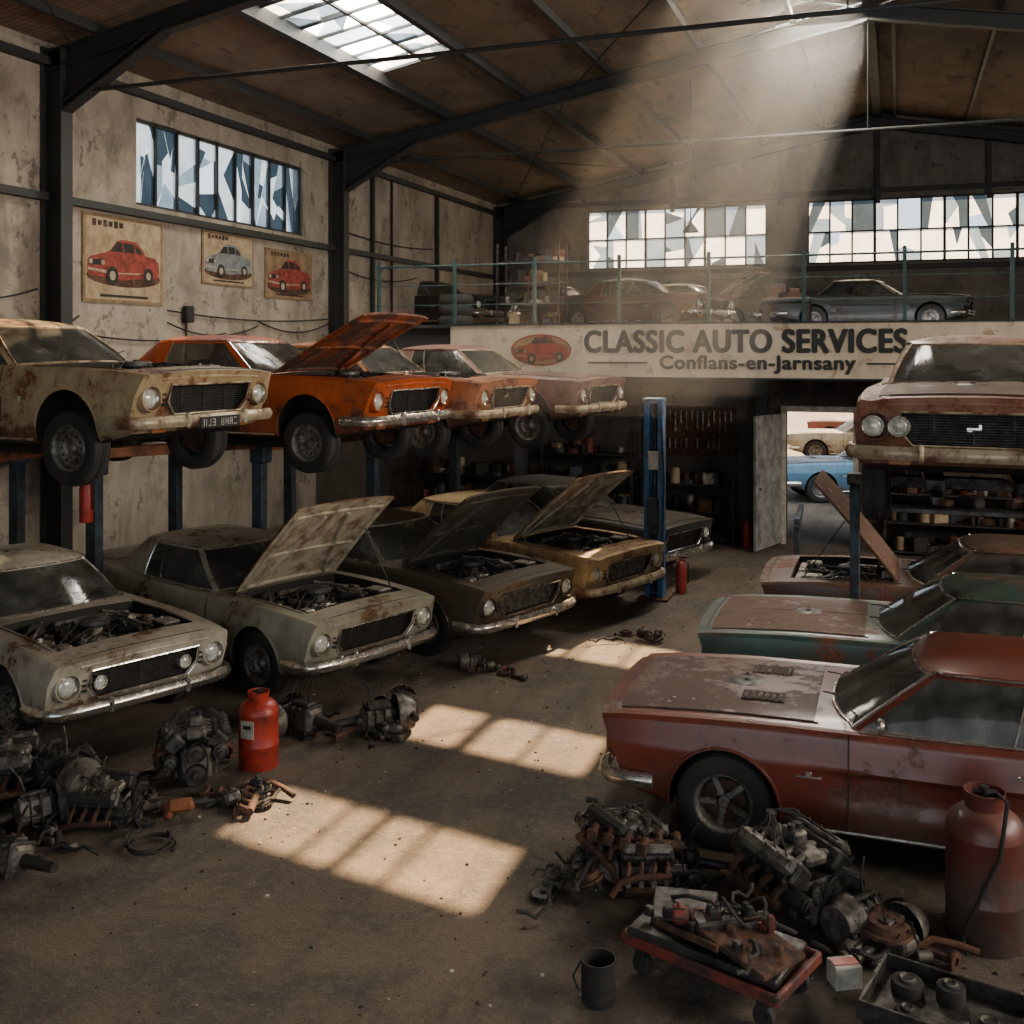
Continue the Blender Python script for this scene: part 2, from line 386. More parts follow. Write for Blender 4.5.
def build_trim():
    b=MB() # 0 chrome 1 black 2 lens 3 amber 4 redlens 5 plate 6 seat 7 white 8 steel
    def sweep(path,zc,h=.055,flip=1):
        prof=[(-.025,-h),(.008,-h*.95),(.026,-h*.45),(.034,0),(.030,h*.35),(.008,h*.95),(-.025,h)]
        vs=[];P=[Vector((x,y,0)) for x,y in path];n=len(P)
        for i,p in enumerate(P):
            t=(P[min(i+1,n-1)]-P[max(i-1,0)]).normalized(); o=Vector((t.y,-t.x,0))*flip
            for a,z in prof: vs.append((p.x+o.x*a,p.y+o.y*a,zc+z))
        k=len(prof); fs=[(i*k+j,i*k+(j+1)%k,(i+1)*k+(j+1)%k,(i+1)*k+j) for i in range(n-1) for j in range(k)]
        fs+=[list(range(k)),[(n-1)*k+j for j in range(k)]]
        b.add(vs,fs,0)
    fp=[(1.98,-.892),(2.14,-.892),(2.24,-.880),(2.31,-.845),(2.355,-.77),(2.385,-.62),(2.400,-.4),(2.407,-.2),(2.409,0)]
    fp=fp+[(x,-y) for x,y in fp[-2::-1]]
    sweep(fp,.435,.052,1)
    rp=[(-1.95,-.885),(-2.15,-.885),(-2.27,-.85),(-2.35,-.74),(-2.38,-.5),(-2.39,0)]
    rp=rp+[(x,-y) for x,y in rp[-2::-1]]
    sweep(rp,.48,.055,-1)
    for s in(-1,1):
        b.box((2.425,s*.36,.44),(.045,.045,.14),0,.015)
        b.box((-2.40,s*.4,.48),(.05,.05,.16),0,.015)
        b.box((2.235,s*.52,.355),(.03,.16,.04),3,.01)
        for k in range(3): b.box((2.322,s*(.545),.575+.045*k),(.03,.035,.018),1,.004)
        for k in range(3): b.box((-2.33,s*(.46+.085*k),.68),(.05,.05,.16),4,.012)
        b.box((-.36,s*(sidey(-.36,.76)+.02),.765),(.14,.02,.018),0,.006)
        b.cyl((-.30,s*sidey(-.3,.76)-s*.01,.765),(-.30,s*(sidey(-.3,.76)+.018),.765),.014,mat=0,seg=10)
        b.tube([(x,s*(sidey(x,.265)+.004),.262) for x in np.linspace(-.9,1.10,14)],.011,6,0)
        b.box((.95,s*(sidey(.95,.60)+.004),.60),(.16,.008,.014),0,.003)
        b.box((.95,s*(sidey(.95,.60)+.005),.615),(.04,.01,.045),0,.01)
        for k in range(3): b.box((-.80,s*(sidey(-.8,.5)+.004),.46+.05*k),(.14-.02*k,.012,.012),0,.004)
        for x in(.70,-.47): b.tube([(x-(.03 if x<0 else 0)*((z-.25)/.6),s*(sidey(x,z)+.0015),z) for z in np.linspace(.27,.885,22)],.0055,5,1)
        b.tube([(x,s*(sidey(x,.27)+.0015),.285) for x in np.linspace(-.47,.70,10)],.005,5,1)
        b.tube([(x,s*.668,deck(x,.668)+.001) for x in np.linspace(.9,2.1,14)],.005,5,1)
        b.tube([(x,s*.64,deck(x,.64)+.001) for x in np.linspace(-1.4,-2.2,10)],.004,5,1)
        b.tube([(x,s*(.742),deck(x,.735)+.008) for x in np.linspace(-.58,.64,12)],.008,6,0)
        b.tube([(p[0],s*(p[1]+.012),p[2]+.004) for p in [gpt(j,.96) for j in range(3,11)]],.008,6,0)
        b.tube([(p[0]+.004,s*(p[1]+.004),p[2]) for p in [gpt(3,t) for t in(.03,.25,.5,.75,.93)]],.009,6,0)
        b.tube([(p[0],s*(p[1]+.004),p[2]) for p in [gpt(8,t) for t in(.05,.25,.5,.75,.93)]],.007,6,0)
        b.tube([(p[0],s*(p[1]+.006),p[2]) for p in [tuple(np.array(gpt(7,t))*.6+np.array(gpt(6,t))*.4) for t in(.05,.25,.5,.75,.93)]],.006,6,0)
        b.tube([(p[0]-.006,s*(p[1]+.002),p[2]) for p in [gpt(11,t) for t in(.05,.25,.5,.75,.93)]],.007,6,0)
    b.tube([(-1.38,y,deck(-1.38,y)+.001) for y in np.linspace(-.6,.6,9)],.004,5,1)
    b.tube([(*warp(2.16,y,deck(2.16,y))[:2],deck(2.16,y)+.001) for y in np.linspace(-.66,.66,12)],.005,5,1)
    for st,js in((.05,range(0,4)),(.93,range(0,4)),(.05,range(11,15)),(.93,range(11,15))):
        ps=[gpt(j,st,.006) for j in js]; js2=[(p[0],-p[1],p[2]) for p in ps]
        if js[0]==0: line=ps[::-1]+js2[1:]
        else: line=ps+js2[::-1][1:]
        b.tube(line,.009,6,0)
    b.tube([(2.315,-.42,.49),(2.315,.42,.49),(2.340,.51,.60),(2.372,.50,.745),(2.372,-.50,.745),(2.340,-.51,.60)],.009,6,0,True)
    for y in(-.35,.15): b.tube([(.90,y,.955),(.80,y+.15,.99),(.72,y+.42,1.03)],.006,5,1)
    b.box((-2.41,0,.41),(.012,.46,.11),7,.003)
    # underside
    b.cyl((-1.29,-.62,.33),(-1.29,.62,.33),.035,mat=8); b.lathe([(.0001,-.1),(.08,-.08),(.12,0),(.08,.1),(.0001,.12)],14,8,'X',(-1.29,0,.33))
    b.box((AX[0],0,.27),(.14,1.15,.09),8,.02)
    for s in(-1,1):
        b.box((AX[0],s*.5,.3),(.3,.12,.06),8,.02)
        b.tube([(1.2,s*.3,.25),(.6,s*.3,.2),(-.9,s*.3,.2),(-1.4,s*.42,.36),(-2.2,s*.45,.3)],.028,8,8)
        b.box((-.1,s*.45,.2),(2.9,.1,.06),1)
    b.cyl((.9,0,.27),(-1.2,0,.3),.035,mat=8); b.box((.6,0,.26),(.7,.3,.16),8,.06)
    # interior
    b.box((.56,0,.86),(.28,1.28,.14),6,.04)
    for s in(-1,1):
        b.box((-.05,s*.34,.55),(.52,.50,.2),6,.06); b.box((-.32,s*.34,.80),(.16,.48,.52),6,.06,(0,-.2,0))
    b.box((-.78,0,.55),(.24,1.2,.26),6,.06); b.box((-.86,0,.82),(.1,1.2,.34),6,.05)
    sw=[(.33+.06*math.sin(a)*.9,.34+.17*math.cos(a),.93+.16*math.sin(a)) for a in np.linspace(0,2*PI,20)[:-1]]
    b.tube(sw,.011,6,6,True); b.cyl((.5,.34,.86),(.32,.34,.93),.018,mat=6)
    b.tube([(.30,.18,.93),(.32,.34,.93),(.30,.5,.93)],.01,6,6)
    return b.mesh('coupe_trim',['chrome','black','lens','amber','redlens','plate','seat','white','steel'],35)
def lamp(b,y,r,x=2.29,z=LZ):
    b.lathe([(r*1.2,x-.08),(r*1.2,x+.01),(r*1.1,x+.020),(r,x+.012),(r*.98,x-.005)],28,0,'X',(0,y,z))
    b.lathe([(r,x-.006),(r*.8,x+.010),(r*.5,x+.02),(r*.2,x+.025),(.0001,x+.026)],24,1,'X',(0,y,z))
def build_lamps(kind):
    b=MB()
    for s in(-1,1):
        if kind=='quad':
            lamp(b,s*.70,.070,2.34); lamp(b,s*.515,.070,2.345)
        else: lamp(b,s*LY,.077,2.295)
        if kind=='fog': lamp(b,s*.40,.055,2.30,.615)
    return b.mesh('coupe_headlamps',['chrome','lens'])
def build_grille(kind):
    b=MB() # 0 slats 1 black 2 chrome
    gx=2.20
    b.prism([(gx,-.44,.492),(gx,.44,.492),(gx+.02,.50,.743),(gx+.02,-.50,.743)],(.01,0,0),1)
    for k in range(12):
        z=.506+.0200*k; w=(.84+.18*min(1,k/5)); b.box((gx+.045+.002*k,0,z),(.018,w,.006),0)
    if kind==1:
        for k in range(33): b.box((gx+.05,-.46+.02875*k,.62),(.016,.004,.235),0)
    else:
        for k in(-.27,0,.27): b.box((gx+.05,k,.62),(.02,.008,.235),0)
    if kind==2:
        b.box((gx+.08,0,.625),(.015,.11,.026),2,.01); b.box((gx+.08,.042,.642),(.015,.03,.042),2,.01); b.box((gx+.08,-.03,.605),(.012,.042,.010),2,.004)
    return b.mesh('coupe_grille',['steel','black','chrome'])
def build_plate():
    b=MB(); b.box((2.455,0,.41),(.012,.50,.10),0,.003)
    r=random.Random(5)
    for k in range(8):
        if k==3: continue
        y=-.20+.055*k
        for dy in(-.014,.014):
            if r.random()<.85: b.box((2.4625,y+dy,.41),(.003,.007,.06),1)
        for dz in(-.027,0,.027):
            if r.random()<.6: b.box((2.4625,y,.41+dz),(.003,.034,.007),1)
    return b.mesh('licence_plate',['plate','white'])
def build_hood(louv=False):
    px,pz=.93,deck(.93,0)
    b=MB(); nx,ny=16,16; xs=np.linspace(.93,2.13,nx)
    def grid(off):
        vs=[]
        for x in xs:
            for y in np.linspace(-.662,.662,ny):
                X,Y,Z=warp(x,y,deck(x,y)+off); vs.append((X-px,Y,Z-pz))
        return vs
    t=grid(.008); u=grid(-.012)
    b.add(t,[(i*ny+j,i*ny+j+1,(i+1)*ny+j+1,(i+1)*ny+j) for i in range(nx-1) for j in range(ny-1)],0)
    b.add(u,[(i*ny+j,i*ny+j+1,(i+1)*ny+j+1,(i+1)*ny+j) for i in range(nx-1) for j in range(ny-1)],1)
    def edge(idx):
        vs=[t[i] for i in idx]+[u[i] for i in idx]; k=len(idx)
        b.add(vs,[(i,i+1,k+i+1,k+i) for i in range(k-1)],0)
    edge([j for j in range(ny)]); edge([(nx-1)*ny+j for j in range(ny)]); edge([i*ny for i in range(nx)]); edge([i*ny+ny-1 for i in range(nx)])
    def rib(p,q,r=.02):
        pts=[]
        for k in range(7):
            f=k/6; x=p[0]+(q[0]-p[0])*f; y=p[1]+(q[1]-p[1])*f; X,Y,Z=warp(x,y,deck(x,y)-.02); pts.append((X-px,Y,Z-pz))
        b.tube(pts,r,6,1)
    rib((1.0,-.58),(2.04,-.58)); rib((1.0,.58),(2.04,.58)); rib((1.0,-.58),(1.0,.58)); rib((2.04,-.58),(2.04,.58)); rib((1.0,-.45),(2.0,-.16),.026); rib((1.0,.45),(2.0,.16),.026); rib((1.5,-.58),(1.5,.58))
    if louv:
        for s in(-1,1):
            b.box((1.30-px,s*.32,deck(1.3,.32)+.010-pz),(.30,.20,.006),2,.002)
            for k in range(6):
                x=1.18+.048*k; b.box((x-px,s*.32,deck(x,.32)+.016-pz),(.028,.19,.010),0,.003,(0,.25,0))
    else:
        b.tube([(x-px,0,deck(x,0)+.006-pz) for x in np.linspace(.95,2.08,10)],.006,6,0)
    return b.mesh('coupe_hood',['under','under','black'],30)
def build_wheel(style):
    b=MB()
    tp=[(.185,-.07),(.20,-.088),(.245,-.1),(.29,-.098),(.315,-.085),(.327,-.06),(.328,-.02),(.320,-.018),(.320,-.008),(.328,-.006),(.328,.006),(.320,.008),(.320,.018),(.328,.02),(.327,.06),(.315,.085),(.29,.098),(.245,.1),(.20,.088),(.185,.07)]
    b.lathe(tp,40,0,'Y',closed=True)
    b.lathe([(.23,.1015),(.238,.1025),(.246,.1015)],40,0,'Y')
    if style==0:
        b.lathe([(.0001,.065),(.03,.063),(.045,.05),(.05,.03),(.085,.022),(.10,.04),(.135,.05),(.150,.03),(.168,.03),(.178,.07),(.198,.085),(.204,.09),(.2,.078),(.186,.05),(.183,-.06)],36,1,'Y')
        for k in range(12):
            a=2*PI*k/12; b.box((.118*math.cos(a),.052,.118*math.sin(a)),(.022,.01,.012),2,0,(0,-a,0))
    else:
        b.lathe([(.155,-.03),(.168,.03),(.178,.07),(.198,.085),(.204,.09),(.2,.078),(.186,.05),(.183,-.06)],36,1,'Y')
        b.lathe([(.0001,-.02),(.17,-.02)],24,2,'Y')
        b.lathe([(.0001,.06),(.035,.058),(.045,.04),(.05,.0)],20,1,'Y')
        for k in range(5):
            a=2*PI*k/5+.3; b.box((.11*math.cos(a),.03,.11*math.sin(a)),(.13,.03,.045),1,.01,(0,-a,0))
        for k in range(5):
            a=2*PI*k/5; b.cyl((.065*math.cos(a),.03,.065*math.sin(a)),(.065*math.cos(a),.055,.065*math.sin(a)),.01,mat=1,seg=6)
    b.lathe([(.0001,-.05),(.14,-.05),(.14,.0),(.0001,.0)],24,3,'Y')
    return b.mesh('coupe_wheel',['rubber','rim','black','rustm'])
def build_mirror():
    b=MB()
    b.cyl((.52,.80,.90),(.5,.86,.96),.009,mat=0,seg=8)
    b.lathe([(.0001,-.02),(.045,-.02),(.055,0),(.05,.02),(.0001,.025)],16,0,'X',(.5,.88,.99))
    return b.mesh('door_mirror',['chrome'])

# ------------------------------------------------------------------ engine
def engine(b, rnd, cleaner=True, o=0):
    b.box((0,0,.20),(.52,.30,.22),0,.03)
    b.box((0,0,.07),(.46,.20,.14),2,.04)
    for s in(-1,1):
        b.box((0,s*.17,.35),(.50,.15,.14),0,.02,(s*-.75,0,0))
        b.box((0,s*.225,.42),(.46,.11,.075),rnd.choice([1,0,3,1]),.03,(s*-.75,0,0))
        for k in range(4):
            x=-.18+.12*k
            b.tube([(x,s*.22,.30),(x-.01,s*.29,.27),(x-.03,s*.30,.2)],.022,8,2)
            b.cyl((x+.03,s*.25,.34),(x+.03,s*.30,.36),.012,mat=3,seg=6)
            b.box((x,s*.155,.12),(.05,.02,.08),1,.006)
        b.tube([(.2,s*.30,.2),(-.1,s*.31,.19),(-.28,s*.30,.14),(-.36,s*.28,.03)],.03,8,2)
        for k in range(5): b.cyl((-.2+.1*k,s*.225,.44),(-.2+.1*k,s*.235,.475),.008,mat=1,seg=6)
    b.box((0,0,.40),(.42,.17,.07),1,.02)
    for k in range(4):
        for s in(-1,1): b.box((-.15+.1*k,s*.09,.405),(.045,.10,.05),1,.012,(s*-.3,0,0))
    b.box((0,0,.47),(.13,.11,.08),1,.015)
    for s in(-1,1): b.cyl((0,s*.028,.5),(0,s*.028,.54),.024,mat=3,seg=12)
    if cleaner:
        b.lathe([(.0001,.60),(.02,.60),(.03,.585),(.13,.58),(.145,.57),(.145,.54),(.13,.525),(.05,.525)],28,0,'Z')
    b.box((.29,0,.2),(.06,.24,.24),1,.02)
    for (y,z,r) in((0,.13,.085),(0,.30,.07),(.19,.28,.05),(-.2,.24,.055)):
        b.lathe([(.0001,.37),(r*.35,.37),(r*.4,.35),(r*.85,.345),(r,.36),(r*.9,.345),(r,.33),(r*.5,.32),(r*.3,.30)],18,0,'X',(0,y,z))
    b.cyl((.18,.19,.28),(.32,.19,.28),.06,mat=1,seg=14); b.cyl((.18,-.2,.24),(.32,-.2,.24),.055,mat=0,seg=14)
    b.tube([(.35,.085*math.cos(a),.215+.17*math.sin(a)) for a in np.linspace(0,2*PI,20)[:-1]],.008,5,3,True)
    b.lathe([(.17,-.27),(.17,-.29),(.14,-.36),(.10,-.42),(.10,-.44),(.0001,-.44)],20,1,'X',(0,0,.2))
    b.cyl((-.2,0,.42),(-.2,0,.52),.035,mat=3,seg=12)
    for k in range(8):
        s=1 if k%2 else -1; x=-.18+.12*(k//2)+.03
        b.tube([(-.2,s*.02,.53),(-.14+.3*(x+.2),s*.12,.52+rnd.uniform(0,.03)),(x,s*.24,.44),(x,s*.29,.36)],.006,5,3)
    b.tube([(.3,0,.33),(.36,.05,.42),(.42,.1,.40)],.025,8,3)
EM=['steel','alu','rustm','black','redd']
def bay_engine():
    rnd=random.Random(3); b=MB()
    b.push(Matrix.Translation((1.45,0,.38))@Matrix.Scale(.95,4)); engine(b,rnd); b.pop()
    b.box((2.0,0,.62),(.05,.66,.36),3,.01)
    for k in range(16): b.box((1.972,-.30+.04*k,.62),(.01,.01,.33),0)
    b.box((2.0,0,.81),(.08,1.1,.03),1,.01)
    b.cyl((2.0,0,.80),(2.0,0,.84),.03,mat=1)
    b.lathe([(.0001,1.90),(.19,1.90),(.19,1.915)],20,3,'X',(0,0,.58))
    b.box((1.84,.49,.80),(.24,.18,.16),3,.02); b.box((1.84,.49,.885),(.22,.16,.02),1,.005)
    for k in(-1,1): b.cyl((1.84+.07*k,.49,.89),(1.84+.07*k,.49,.91),.012,mat=1,seg=8)
    b.box((1.86,-.50,.78),(.14,.14,.16),1,.02); b.cyl((1.06,-.42,.80),(1.18,-.42,.83),.085,mat=3); b.lathe([(.0001,.86),(.05,.86),(.06,.82),(.06,.74)],14,1,'Z',(1.12,.46,0))
    b.box((1.06,.1,.82),(.1,.6,.08),1,.02)
    rr=random.Random(8)
    for s in(-1,1):
        b.box((1.52,s*.55,.73),(1.0,.16,.03),0,.01)
        b.tube([(1.02,s*.60,.8),(1.3,s*.615,.80),(1.7,s*.62,.79),(2.02,s*.58,.80)],.014,6,3)
        b.lathe([(.0001,.83),(.04,.83),(.05,.82),(.09,.80),(.12,.745)],18,1,'Z',(AX[0],s*.54,0))
        b.tube([(1.03,s*.3,.88),(1.4,s*.56,.83)],.014,6,1)
        b.box((1.3,s*.42,.75),(.5,.06,.07),2,.01)
        for k in range(18):
            x,y=rr.uniform(1.06,1.94),s*rr.uniform(.34,.6); t=rr.random()
            if t<.5: b.box((x,y,.78),(rr.uniform(.04,.11),rr.uniform(.03,.09),rr.uniform(.05,.13)),rr.choice([0,1,1,2]),.012,(rr.uniform(-.2,.2),rr.uniform(-.2,.2),rr.uniform(0,3)))
            elif t<.8: b.cyl((x,y,.75),(x+rr.uniform(-.05,.05),y,rr.uniform(.82,.87)),rr.uniform(.015,.04),mat=rr.choice([0,1,1,2]))
            else: b.cyl((x-.05,y,.8),(x+.05,y+.03,.8),rr.uniform(.02,.035),mat=rr.choice([0,1,2]))
    b.tube([(1.97,.2,.78),(1.87,.2,.88),(1.70,.12,.84)],.030,8,3); b.tube([(1.97,-.25,.6),(1.85,-.25,.7),(1.75,-.1,.7)],.028,8,3)
    for k in range(14):
        y0,y1=rr.uniform(-.55,.55),rr.uniform(-.55,.55); x0,x1=rr.uniform(1.03,1.3),rr.uniform(1.4,1.97)
        b.tube([(x0,y0,.81),(x0+.12,y0*.8+y1*.2,rr.uniform(.86,.91)),((x0+x1)/2,(y0+y1)/2,rr.uniform(.87,.95)),(x1,y1,.80)],rr.choice([.006,.009,.014]),6,rr.choice([3,3,0,1,2]))
    return b.mesh('engine_bay_parts',['baysteel','bayalu','rustm','black','redd'])

ME=dict(body=build_body(),green=build_green(),trim=build_trim(),hood=build_hood(),hoodl=build_hood(True),w0=build_wheel(0),w1=build_wheel(1),eng=bay_engine(),mirror=build_mirror(),plate=build_plate())
for k in('single','fog','quad'): ME['lamp_'+k]=build_lamps(k)
for k in range(3): ME['grille%d'%k]=build_grille(k)
def setm(o,i,m): o.material_slots[i].link='OBJECT'; o.material_slots[i].material=m
def car(nose,head,z,pmat,hood='closed',lamps='single',grille=0,wheel=0,hmat=None,under=None,louv=False,ang=42,s=1.0,plate=False,mirror=False,droop=0,bump_m=None,gm=None,name='classic_coupe'):
    h=math.radians(head); d=Vector((math.cos(h),math.sin(h),0)); loc=Vector((nose[0],nose[1],z))-d*2.44*s
    e=empty(name,loc,h,s)
    def child(nm,me,pm0=None):
        o=mkobj(nm,me,e)
        if pm0: setm(o,0,pm0)
        return o
    child('body',ME['body'],pmat); child('roof_and_windows',ME['green'],pmat); child('trim',ME['trim'],bump_m)
    child('headlamps',ME['lamp_'+lamps]); child('grille',ME['grille%d'%grille],gm)
    if plate: child('licence_plate',ME['plate'])
    if mirror: child('door_mirror',ME['mirror'])
    child('engine',ME['eng'])
    if hood!='none':
        o=child('hood',ME['hoodl' if louv else 'hood'],hmat or pmat); o.location=(.93,0,deck(.93,0))
        if under: setm(o,1,under)
        if hood=='open':
            o.rotation_euler=(0,-math.radians(ang),0); o.location.z+=.015
            b=MB(); a=math.radians(ang); b.cyl((1.95,.6,.84),(.93+.85*math.cos(a),.58,deck(.93,0)+.85*math.sin(a)-.02),.007,mat=0,seg=6); b.obj('prop_rod',['steel'],e)
    for i,(x,sd) in enumerate(((AX[0],1),(AX[0],-1),(AX[1],1),(AX[1],-1))):
        w=child('wheel_%d'%(i+1),ME['w%d'%wheel]); w.location=(x,sd*.735,.328-droop); w.rotation_euler=(0,R.uniform(0,6),0) if sd>0 else (0,R.uniform(0,6),PI)
    return e

P_cream=paint('paint_cream_rusty',(.50,.39,.22),(.19,.065,.022),.52,.42,(.34,.24,.13),.2)
P_orange=paint('paint_orange',(.60,.105,.013),(.13,.045,.02),.36,.34,(.42,.07,.010),.12)
P_tan=paint('paint_faded_orange',(.48,.17,.06),(.17,.06,.03),.5,.42,(.33,.13,.055),.2)
P_mauve=paint('paint_oxidised_mauve',(.25,.11,.085),(.14,.055,.035),.5,.5,(.15,.085,.075),.25)
P_white=paint('paint_white',(.54,.49,.39),(.15,.065,.028),.40,.36,(.38,.34,.26),.15)
P_silver=paint('paint_silver_sage',(.42,.39,.30),(.14,.07,.03),.34,.34,(.30,.28,.21),.2)
P_olive=paint('paint_dark_olive',(.085,.075,.050),(.10,.045,.022),.38,.36,(.05,.045,.034),.35)
P_beige=paint('paint_beige',(.50,.34,.16),(.17,.065,.025),.5,.42,(.35,.23,.11),.25)
P_dark=paint('paint_dark_grey',(.042,.047,.047),(.06,.035,.025),.35,.36,(.028,.032,.032),.35)
P_darkred=paint('paint_dark_oxide',(.095,.052,.038),(.15,.05,.022),.58,.48,(.045,.036,.032),.25)
P_maroon=paint('paint_oxide_red',(.185,.036,.019),(.10,.033,.018),.38,.34,(.125,.026,.015),.16)
P_green=paint('paint_dark_green',(.028,.085,.070),(.15,.05,.025),.42,.38,(.020,.052,.044),.3)
P_rusty=paint('paint_surface_rust',(.28,.115,.075),(.16,.05,.022),.55,.5,(.17,.068,.045),.3)
P_rustpale=paint('paint_rusty_pale',(.34,.18,.125),(.20,.07,.03),.62,.5,(.23,.095,.055),.25)
P_blue=paint('paint_light_blue',(.10,.22,.32),(.12,.06,.04),.25,.4)
RC=M['rchrome']

# lower-left row
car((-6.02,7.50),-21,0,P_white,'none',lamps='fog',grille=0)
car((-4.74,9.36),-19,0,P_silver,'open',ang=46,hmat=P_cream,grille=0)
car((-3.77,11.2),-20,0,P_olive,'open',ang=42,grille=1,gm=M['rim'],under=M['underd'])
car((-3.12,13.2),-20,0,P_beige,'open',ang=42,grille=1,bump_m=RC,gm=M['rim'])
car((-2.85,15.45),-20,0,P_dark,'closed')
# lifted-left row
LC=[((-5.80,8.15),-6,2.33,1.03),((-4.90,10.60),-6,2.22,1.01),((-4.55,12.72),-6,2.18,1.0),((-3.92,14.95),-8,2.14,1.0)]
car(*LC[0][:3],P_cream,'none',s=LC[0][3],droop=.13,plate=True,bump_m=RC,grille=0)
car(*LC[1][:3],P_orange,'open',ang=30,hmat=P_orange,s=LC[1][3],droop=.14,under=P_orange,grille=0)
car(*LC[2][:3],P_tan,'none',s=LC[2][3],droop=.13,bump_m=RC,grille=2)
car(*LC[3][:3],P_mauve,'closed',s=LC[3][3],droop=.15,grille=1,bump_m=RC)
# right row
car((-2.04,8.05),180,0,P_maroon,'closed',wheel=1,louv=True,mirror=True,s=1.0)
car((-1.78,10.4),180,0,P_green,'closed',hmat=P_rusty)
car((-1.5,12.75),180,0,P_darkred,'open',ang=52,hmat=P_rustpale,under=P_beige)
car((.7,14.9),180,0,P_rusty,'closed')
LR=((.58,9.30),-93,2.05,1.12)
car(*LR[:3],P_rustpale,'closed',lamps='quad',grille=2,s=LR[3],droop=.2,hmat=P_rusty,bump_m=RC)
# mezzanine cars
MZ=3.85
car((-3.9,25.0),-25,MZ,P_darkred,'closed')
car((-6.6,26.5),-25,MZ,P_dark,'closed')
car((-9.0,24.0),-20,MZ,P_dark,'closed')
car((1.7,27.0),-8,MZ,P_dark,'closed',s=.95)
car((-2.9,28.0),-15,MZ,P_olive,'open',ang=35)
# yard
car((-2.75,24.9),200,0,P_blue,'closed')
car((-3.4,34.0),190,0,P_silver,'closed')
car((-3.0,40.0),170,0,P_maroon,'closed')

# ------------------------------------------------------------------ building shell
XL,XR,YB,YF=-11.3,10.3,29.8,-3.0
RX=-.5; EAV=7.75; SL=.18
def zroof(X): return EAV+SL*(X-XL) if X<=RX else EAV+SL*(RX-XL)-SL*(X-RX)
def plaster(name,c1,c2,c3,sc=(1,1,1),wave=0,stain=.8):
    m,nt,out=nmat(name); bs=N(nt,'ShaderNodeBsdfPrincipled'); L(nt,bs.outputs[0],out.inputs[0])
    v=coord(nt,(3,8,2),sc)
    n1=noise(nt,v,.7,10,.65,.4); n2=noise(nt,v,3.2,10,.7,.2); n3=noise(nt,coord(nt,(0,0,0),(1.1,1.1,.4)),1.3,12,.68,.8); n4=noise(nt,coord(nt,(9,3,1),sc),1.1,12,.7,.6)
    col=mix(nt,ramp(nt,n1,.35,.65),c1,c2)
    col=mix(nt,ramp(nt,n2,.57,.62),col,c3)
    col=mix(nt,mth(nt,'MULTIPLY',ramp(nt,n3,.45,.68),stain*.75),col,tuple(x*.35 for x in c2))
    col=mix(nt,mth(nt,'MULTIPLY',ramp(nt,n4,.52,.62),stain*.55),col,tuple(x*.5 for x in c3))
    bs.inputs['Roughness'].default_value=.9
    h=mth(nt,'ADD',n2,n1)
    if wave:
        w=N(nt,'ShaderNodeTexWave'); w.bands_direction='Y'; w.inputs['Scale'].default_value=wave; L(nt,coord(nt),w.inputs[0])
        h=mth(nt,'ADD',h,mth(nt,'MULTIPLY',w.outputs['Fac'],1.0))
    L(nt,col,bs.inputs['Base Color'])
    bump(nt,h,.35,bs,.03); return m
M['plaster']=plaster('wall_peeling_plaster',(.44,.375,.30),(.30,.255,.205),(.17,.14,.115))
M['plaster2']=plaster('wall_back_plaster',(.21,.19,.168),(.135,.123,.11),(.085,.075,.067))
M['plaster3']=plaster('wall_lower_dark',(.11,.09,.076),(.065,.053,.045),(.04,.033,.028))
M['roofm']=plaster('ceiling_sheets',(.215,.155,.108),(.145,.105,.075),(.085,.062,.046),(1,.3,1),3.0,.6)
m,nt,out=nmat('floor_oily_concrete'); bs=N(nt,'ShaderNodeBsdfPrincipled'); L(nt,bs.outputs[0],out.inputs[0])
v=coord(nt,(5,2,0)); n1=noise(nt,v,.35,8,.6,.5); n2=noise(nt,v,1.3,12,.72,.6); n3=noise(nt,v,14,8,.7); n4=noise(nt,v,60,4,.7); n5=noise(nt,coord(nt,(1,7,0),(1,.25,1)),2.2,10,.7,.4)
col=mix(nt,ramp(nt,n1,.3,.7),(.185,.138,.096),(.110,.084,.064))
col=mix(nt,mth(nt,'MULTIPLY',ramp(nt,n5,.47,.68),.75),col,(.052,.041,.033))
col=mix(nt,mth(nt,'MULTIPLY',ramp(nt,n2,.48,.62),.9),col,(.036,.029,.024))
col=mix(nt,mth(nt,'MULTIPLY',ramp(nt,n3,.5,.72),.5),col,(.25,.19,.135))
col=mix(nt,mth(nt,'MULTIPLY',ramp(nt,n4,.53,.66),.55),col,(.035,.028,.024))
L(nt,col,bs.inputs['Base Color'])
r=N(nt,'ShaderNodeMapRange'); r.inputs[3].default_value=.9; r.inputs[4].default_value=.45; L(nt,ramp(nt,n2,.5,.7),r.inputs[0]); L(nt,r.outputs[0],bs.inputs['Roughness'])
bump(nt,mth(nt,'ADD',mth(nt,'ADD',n3,n2),mth(nt,'MULTIPLY',n4,.6)),.8,bs,.03); M['floor']=m
M['ground']=pm('yard_gravel',(.20,.17,.135),(.13,.11,.085),3,.95,0,.4)

